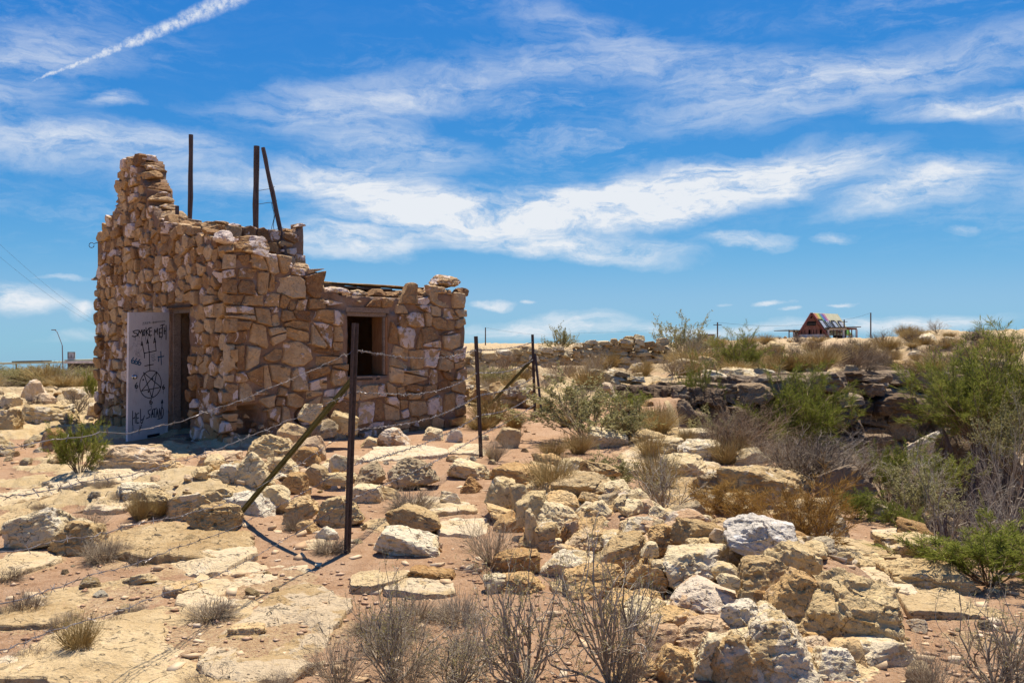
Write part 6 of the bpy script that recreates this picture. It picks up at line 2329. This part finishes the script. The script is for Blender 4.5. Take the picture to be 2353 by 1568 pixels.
plant('brush', 1180, 880, 1240, 925, 'grey tuft at the left of the farthest post', Y=21.0)
plant('darkbrush', 1990, 760, 2050, 800, 'dark bush on the hillside right of the red house')
plant('darkbrush', 1915, 790, 2010, 845, 'largest dark bush on the hillside below the red house')
plant('brush', 2128, 735, 2176, 775, 'round bare bush on the skyline at right')
plant('brush', 2040, 752, 2110, 775, 'low bare bush on the skyline left of the round one')
plant('darkbrush', 1760, 800, 1800, 830, 'small dark bush on the hillside near the skyline broom')
plant('darkbrush', 60, 905, 100, 945, 'dark little bush on the far left ledge')
plant('darkbrush', 140, 895, 215, 950, 'dark bare bush left of the house')
plant('broom', 190, 850, 226, 905, 'green sprig by the far left foot of the house', Y=24.0)

# sage flats far left and brush on the hill: alike plants, one group each
def many(key, n, box, size, hgt, label, group, seed, Yr=None):
    rs = random.Random(seed)
    k = 0
    while k < n:
        px = rs.uniform(box[0], box[2])
        if Yr:
            Y = rs.uniform(*Yr)
        else:
            Y = ground_hit(px, rs.uniform(box[1], box[3]))
        if Y > 150:
            continue
        x = (px - 1176) / FPX * Y
        p1, me, p2, lm = rs.choice(KIND[key])
        s = rs.uniform(*size)
        root = obj(NAMES[key][0], None, loc=(x, Y, gz(x, Y) - 0.02))
        root.scale = (s, s, s * hgt * rs.uniform(0.7, 1.2))
        root.rotation_euler = (0, 0, rs.uniform(0, 6.28))
        tag(root, label, NAMES[key][1], group)
        obj(p1, me, None, root)
        if lm:
            obj(p2, lm, None, root)
        k += 1


many('sagebrush', 48, (-60, 0, 235, 0), (1.2, 2.4), 0.34, 'low sagebrush in the flat belt beyond the left rocks', 'sage belt at far left', 31, (36, 62))
many('grass', 40, (-60, 0, 235, 0), (0.8, 1.8), 0.4, 'pale straw tuft among the far left sage', 'straw at far left', 47, (32, 58))
many('brush', 26, (-60, 0, 235, 0), (0.9, 1.8), 0.42, 'bare grey brush among the far left sage', 'bare brush at far left', 32, (34, 55))
many('darkbrush', 60, (1580, 778, 2350, 868), (0.6, 1.5), 0.5, 'low dark brush dotting the far hillside', 'brush on the far hillside', 33)
many('grass', 70, (1560, 772, 2350, 870), (0.6, 1.4), 0.5, 'straw grass tuft on the far hillside', 'grass on the far hillside', 34)
many('brushbrown', 26, (1560, 790, 2350, 868), (0.6, 1.5), 0.55, 'brown brush on the far hillside', 'brown brush on the far hillside', 35)
many('darkbrush', 30, (1640, 925, 2350, 1100), (0.5, 1.3), 0.55, 'dark brush choking the ravine floor', 'dark brush in the ravine', 36)
many('brush', 18, (1640, 930, 2350, 1120), (0.6, 1.2), 0.55, 'grey brush among the dark brush of the ravine', 'grey brush in the ravine', 46)
many('brushbrown', 18, (1640, 930, 2350, 1080), (0.5, 1.1), 0.55, 'brown brush in the ravine', 'brown brush in the ravine', 37)
many('brush', 20, (1075, 820, 1540, 930), (0.5, 1.1), 0.5, 'small grey brush on the slope under the far wall', 'brush below the far wall', 38)
many('grass', 22, (1075, 830, 1540, 1000), (0.35, 0.8), 0.6, 'straw tuft on the slope under the far wall', 'grass below the far wall', 39)
many('cushion', 12, (0, 1090, 300, 1500), (0.10, 0.26), 0.5, 'tiny grey tuft on the left gravel', 'tufts on the left gravel', 40)
many('grass', 16, (1100, 1010, 1700, 1150), (0.2, 0.45), 0.8, 'dry tuft among the rim ledges', 'tufts among the rim ledges', 41)
many('cushion', 8, (700, 1420, 1200, 1560), (0.15, 0.35), 0.4, 'grey litter of twigs on the bare ground at the bottom', 'twig litter at the bottom', 42)

# ------------------------------------------------------------------ far things on the skyline
red = plain('red_gable_paint', (0.21, 0.095, 0.07), 0.85, 0.1, 0, 0.5, 0.9)
redtrim = plain('dark_red_trim', (0.16, 0.055, 0.045), 0.8)
cream = plain('cream_roof', (0.70, 0.63, 0.38), 0.8, 0.2, 0, 0.15, 0.6)
whitewash = plain('whitewash', (0.55, 0.47, 0.42), 0.85, 0.2, 0, 0.35, 0.7)
interior_shade = plain('dark_inside', (0.012, 0.010, 0.010), 0.9)  # near-black colour stands in for the unlit interior
brownroof = plain('brown_flat_roof', (0.10, 0.07, 0.055), 0.85)
green = plain('green_spray', (0.16, 0.36, 0.06), 0.7, 0.2, 0, 0.5, 1.0)
YA = 205.0
za = EYE - (772 - HZ) / FPX * YA
ha = thing('red_gabled_house', 'derelict red A-frame house with painted roof on the skyline', 'house', ((1890 - 1176) / FPX * YA, YA, za - 1.5))
HA = np.array(ha.location)


def fa(px, py, Y=YA):
    return at(px, py, Y) - HA


def quadprism(name, pts, thick, m, parent, dirv):
    P = np.array(pts, float)
    d = np.asarray(dirv, float) * thick
    n = len(P)
    V = np.vstack([P, P + d])
    F = [tuple(range(n)), tuple(range(2 * n - 1, n - 1, -1))] + [(i, i + n, (i + 1) % n + n, (i + 1) % n) for i in range(n)]
    me = bpy.data.meshes.new(name)
    me.from_pydata([tuple(v) for v in V], [], F)
    me.update()
    return obj(name, me, m, parent)


DP = 11.0      # the A-frame runs back and to the right
apex, lf, rf = fa(1863, 719), fa(1828, 776), fa(1910, 786)
rb = np.array([0.55, 0.83, 0]) * DP
bk = (at(1924, 722, YA + DP * 0.83) - HA) - apex
yv = np.array([0, 1.0, 0])
gl = lambda k: apex + (lf - apex) * k
gr = lambda k: apex + (rf - apex) * k
quadprism('gable', [gl(0.02), gl(0.86), gr(0.72), gr(0.02)], 0.2, red, ha, yv)
quadprism('gable_band', [gl(0.86) - yv * 0.02, gl(1.0) - yv * 0.02, gr(0.84) - yv * 0.02, gr(0.72) - yv * 0.02], 0.2, whitewash, ha, yv)
quadprism('window', [fa(1853, 738) - yv * 0.1, fa(1874, 738) - yv * 0.1, fa(1874, 748) - yv * 0.1, fa(1853, 748) - yv * 0.1], 0.25, interior_shade, ha, yv)
quadprism('vent', [fa(1861, 727) - yv * 0.1, fa(1865, 727) - yv * 0.1, fa(1865, 731) - yv * 0.1, fa(1861, 731) - yv * 0.1], 0.25, interior_shade, ha, yv)
for q in (lf, rf):
    dd = q - apex
    mb = MB()
    L = np.linalg.norm(dd)
    ax_ = dd / L
    mb.box((apex + q) / 2 - yv * 0.25, L, 0.5, 0.42, ax=ax_, ay=yv, az=np.cross(ax_, yv))
    mb.build('barge_board', redtrim, ha)
ro = gr(0.76)
roof_r = quadprism('roof', [apex + np.array([0, 0, .1]), ro + np.array([0, 0, .1]), ro + bk + np.array([0, 0, .1]), apex + bk + np.array([0, 0, .1])], 0.2, cream, ha, (-0.6, 0, -0.6))
lo_ = gl(0.86)
quadprism('roof', [apex, apex + bk, lo_ + bk, lo_], 0.2, whitewash, ha, (0.5, 0, -0.5))
rp = lambda a, b, h=0.12: apex + (ro - apex) * b + bk * a + np.array([0.6, -0.25, 0.6]) * h
def rpatch(a0, a1, b0, b1, m, h):
    pts = [rp(a0, b0, h), rp(a0, b1, h), rp(a1, b1, h), rp(a1, b0, h)]
    return quadprism('painted_patch', pts, 0.05, m, roof_r, (-0.6, 0.2, -0.6))
for k, c in enumerate(((0.50, 0.16, 0.14), (0.62, 0.34, 0.10), (0.66, 0.58, 0.16), (0.20, 0.40, 0.14), (0.10, 0.22, 0.45), (0.26, 0.12, 0.30), (0.55, 0.25, 0.30))):
    rpatch(0.03 + k * 0.062, 0.09 + k * 0.062, 0.02, 0.26 + 0.03 * k, plain('rainbow_paint', c, 0.8), 0.13)
ink = plain('roof_lettering', (0.02, 0.02, 0.018), 0.8)
silver_ = plain('silver_spray', (0.50, 0.52, 0.52), 0.6)
def letter(bars, m=ink, h=0.22):
    for (a0, a1, b0, b1) in bars:
        rpatch(a0, a1, b0, b1, m, h)
letter([(0.06, 0.24, 0.34, 0.86), (0.29, 0.46, 0.36, 0.84), (0.51, 0.70, 0.36, 0.86), (0.76, 0.93, 0.36, 0.66)], silver_, 0.16)
letter([(0.05, 0.075, 0.30, 0.86), (0.05, 0.22, 0.28, 0.33), (0.20, 0.225, 0.33, 0.80), (0.07, 0.22, 0.84, 0.88)])
letter([(0.28, 0.30, 0.33, 0.74), (0.34, 0.36, 0.40, 0.62), (0.40, 0.42, 0.40, 0.76), (0.45, 0.47, 0.33, 0.90), (0.30, 0.34, 0.60, 0.66)])
letter([(0.51, 0.535, 0.34, 0.88), (0.51, 0.66, 0.32, 0.37), (0.66, 0.685, 0.37, 0.80), (0.53, 0.68, 0.84, 0.88)])
letter([(0.76, 0.785, 0.34, 0.64), (0.76, 0.90, 0.33, 0.37), (0.78, 0.92, 0.63, 0.67)])
rpatch(0.70, 0.97, 0.70, 0.98, green, 0.16)
# flat wings, posts and broken walls
def wing(x0, x1, y_top, y_bot, Y0, Y1, m):
    a, b = fa(x0, y_top, Y0), fa(x1, y_top + (0 if x0 < 1850 else -2), Y0)
    h = (y_bot - y_top) / FPX * Y0
    quadprism('flat_roof', [a, b, b - np.array([0, 0, h]), a - np.array([0, 0, h])], Y1 - Y0, m, ha, yv)
wing(1804, 1842, 757.5, 759, YA - 1, YA + 8, brownroof)
wing(1900, 1978, 751.5, 753.5, YA - 0.5, YA + 12, brownroof)
quadprism('fascia', [fa(1812, 759), fa(1838, 758), fa(1838, 762), fa(1812, 762.5)], 0.3, whitewash, ha, yv)
quadprism('fascia', [fa(1905, 754), fa(1968, 753), fa(1968, 757), fa(1905, 758)], 0.3, whitewash, ha, yv)
quadprism('fascia', [fa(1945, 753.0) - yv * 0.05, fa(1968, 752.8) - yv * 0.05, fa(1968, 757) - yv * 0.05, fa(1945, 757.3) - yv * 0.05], 0.04, red, ha, yv)
for k, px in enumerate((1812, 1822, 1830, 1840, 1848, 1857, 1862, 1868, 1874, 1883, 1886, 1892, 1896, 1901, 1914, 1922, 1929, 1936, 1942, 1950, 1956, 1966)):
    wpx = 4 if k % 4 == 1 else 1.6
    m = (redtrim, whitewash, brownroof, red)[k % 4]
    quadprism('post', [fa(px, 757), fa(px + wpx, 757), fa(px + wpx, 790), fa(px, 790)], 0.3, m, ha, yv)
quadprism('back_wall', [fa(1822, 760, YA + 9), fa(1850, 760, YA + 9), fa(1850, 786, YA + 9), fa(1822, 786, YA + 9)], 0.3, interior_shade, ha, yv)
quadprism('back_wall', [fa(1916, 757, YA + 9), fa(1944, 757, YA + 9), fa(1944, 786, YA + 9), fa(1916, 786, YA + 9)], 0.3, brownroof, ha, yv)
quadprism('back_wall', [fa(1866, 764, YA + 9), fa(1884, 764, YA + 9), fa(1884, 786, YA + 9), fa(1866, 786, YA + 9)], 0.3, redtrim, ha, yv)


def upole(px, y0, y1, Y, label, r=0.13, arm=False):
    b, t = at(px, y1, Y), at(px, y0, Y)
    b = np.array([b[0], Y, min(b[2], gz(b[0], Y)) - 0.3])
    root = thing('utility_pole', label, 'utility pole', tuple(b))
    MB().tube([(0, 0, 0), t - b], [r * 1.2, r], 8).build('shaft', M['pole'], root)
    if arm:
        MB().box(t - b - np.array([0, 0, 0.5]), 1.6, 0.12, 0.14).build('cross_arm', M['pole'], root)
    return t


w1 = upole(2000, 718, 770, 190, 'tall dark utility pole on the skyline right of the red house', 0.14)
w2 = upole(1939, 734, 760, 212, 'short pole with a lamp behind the red house', 0.16, True)
w3 = upole(1115, 752, 800, 90, 'thin utility pole above the left end of the far wall', 0.055, False)
w4 = upole(1648, 740, 800, 170, 'short utility pole rising out of the skyline sage', 0.13, True)


def cable(pts, label, r):
    out = []
    for a, b in zip(pts[:-1], pts[1:]):
        t = np.linspace(0, 1, 14)[:, None]
        q = a + (b - a) * t
        q[:, 2] -= 0.02 * np.linalg.norm(b - a) * 4 * t[:, 0] * (1 - t[:, 0]) * 0.5
        out.append(q)
    P = np.vstack(out)
    return tag(MB().tube(P, r, 4).build('power_line', M['darkwire'], None), label, 'power line')


cable([w4, at(1770, 748, 180), w2, w1], 'thin power line running behind the red house to the tall pole', 0.02)
cable([w3, at(1300, 765, 130), w4], 'thin power line from the far wall pole to the skyline sage', 0.008)
wl = at(-60, 505, 40)
cable([at(-900, -180, 26), wl, at(232, 745, 75), at(420, 800, 120)], 'upper power line crossing the sky left of the house', 0.006)
cable([at(-900, -130, 26), at(-60, 540, 40), at(232, 752, 75), at(420, 802, 120)], 'lower power line crossing the sky left of the house', 0.006)

# street lamp
YL = 175.0
lb, lt = at(145, 858, YL), at(143, 793, YL)
lamp = thing('street_lamp', 'slim street lamp with a single bent arm, far left', 'street lamp', (lb[0], YL, gz(lb[0], YL) - 0.2))
LL = np.array(lamp.location)
steel = plain('lamp_steel', (0.16, 0.12, 0.12), 0.6)
MB().tube([(0, 0, 0), lt - LL], [0.13, 0.09], 8).build('mast', steel, lamp)
MB().tube([lt - LL, at(137, 777, YL) - LL, at(131, 762, YL) - LL, at(127, 758.5, YL) - LL], 0.07, 6).build('arm', steel, lamp)
MB().box(at(123.5, 757.5, YL) - LL, 0.85, 0.3, 0.16).build('lamp_head', steel, lamp)

# filling station canopy and building
YC = 300.0
cn = thing('station_canopy', 'long flat abandoned station canopy on two columns, far left', 'canopy', (at(60, 850, YC)[0], YC, gz(at(60, 850, YC)[0], YC)))
LC = np.array(cn.location)
fc = lambda px, py, Y=YC: at(px, py, Y) - LC
pale_y = plain('faded_yellow_fascia', (0.46, 0.44, 0.27), 0.8)
quadprism('fascia', [fc(-30, 833.5), fc(131, 830.0), fc(131, 833.5), fc(-30, 837.5)], 8.0, pale_y, cn, yv)
quadprism('roof_deck', [fc(27, 829.2, YC + 1), fc(98, 828, YC + 1), fc(98, 830.6, YC + 1), fc(27, 832, YC + 1)], 6.0, brownroof, cn, yv)
purple = plain('dull_red_column', (0.16, 0.07, 0.08), 0.8)
for px in (26, 102):
    c = fc(px, 835)
    zb = gz(c[0] + LC[0], YC + 3) - LC[2] - 0.3
    MB().box((c[0], 3.0, (c[2] + zb) / 2), 0.34, 0.34, c[2] - zb).build('column', purple, cn)
    MB().box((c[0], 3.0, zb + 1.2), 0.62, 0.62, 2.0).build('column_base', purple, cn)
YG = 215.0
gs = thing('station_building', 'abandoned station building with a square sign on its flat roof, far left', 'building', (at(190, 850, YG)[0], YG, gz(at(190, 850, YG)[0], YG)))
LG = np.array(gs.location)
fg = lambda px, py, Y=YG: at(px, py, Y) - LG
quadprism('fascia', [fg(148, 826), fg(240, 824), fg(240, 829), fg(148, 829)], 7, pale_y, gs, yv)
quadprism('fascia', [fg(147, 829.2, YG - 1), fg(240, 829.2, YG - 1), fg(240, 834, YG - 1), fg(147, 834.5, YG - 1)], 8, whitewash, gs, yv)
quadprism('wall', [fg(155, 833, YG + 0.3), fg(240, 833, YG + 0.3), fg(240, 868, YG + 0.3), fg(155, 868, YG + 0.3)], 6, plain('graffitied_wall', (0.10, 0.085, 0.075), 0.9, 0.1, 0, 0.9, 1.4), gs, yv)
sg = quadprism('sign', [fg(155, 808), fg(171.5, 808), fg(171.5, 826), fg(155, 826)], 0.4, plain('sign_grey', (0.40, 0.40, 0.41), 0.8), gs, yv)
for (xa, ya, xb_, yb_) in ((155, 808, 171.5, 809), (155, 808, 156.4, 822), (170, 808, 171.5, 822), (156, 820.5, 171, 821.6), (162.6, 814, 163.6, 821)):
    quadprism('sign_frame', [fg(xa, ya, YG - 0.1), fg(xb_, ya, YG - 0.1), fg(xb_, yb_, YG - 0.1), fg(xa, yb_, YG - 0.1)], 0.08, brownroof, sg, yv)
for o in list(gs.children):
    for c in o.children:
        pass
# shed roof showing behind the far wall
sh = thing('distant_shed', 'small low grey shed roof on the skyline left of the red house', 'shed', (*gp(1640, 140), gz(*gp(1640, 140))))
LS = np.array(sh.location)
fs_ = lambda px, py, Y=140.0: at(px, py, Y) - LS
quadprism('wall', [fs_(1616, 769), fs_(1640, 769), fs_(1640, 792), fs_(1616, 792)], 4, plain('shed_wall', (0.35, 0.30, 0.28), 0.9), sh, yv)
quadprism('roof', [fs_(1614, 767), fs_(1642, 767), fs_(1642, 769), fs_(1614, 769)], 4.5, brownroof, sh, yv)
print('objects', len(bpy.data.objects), 'tris', sum(len(m.polygons) for m in bpy.data.meshes))
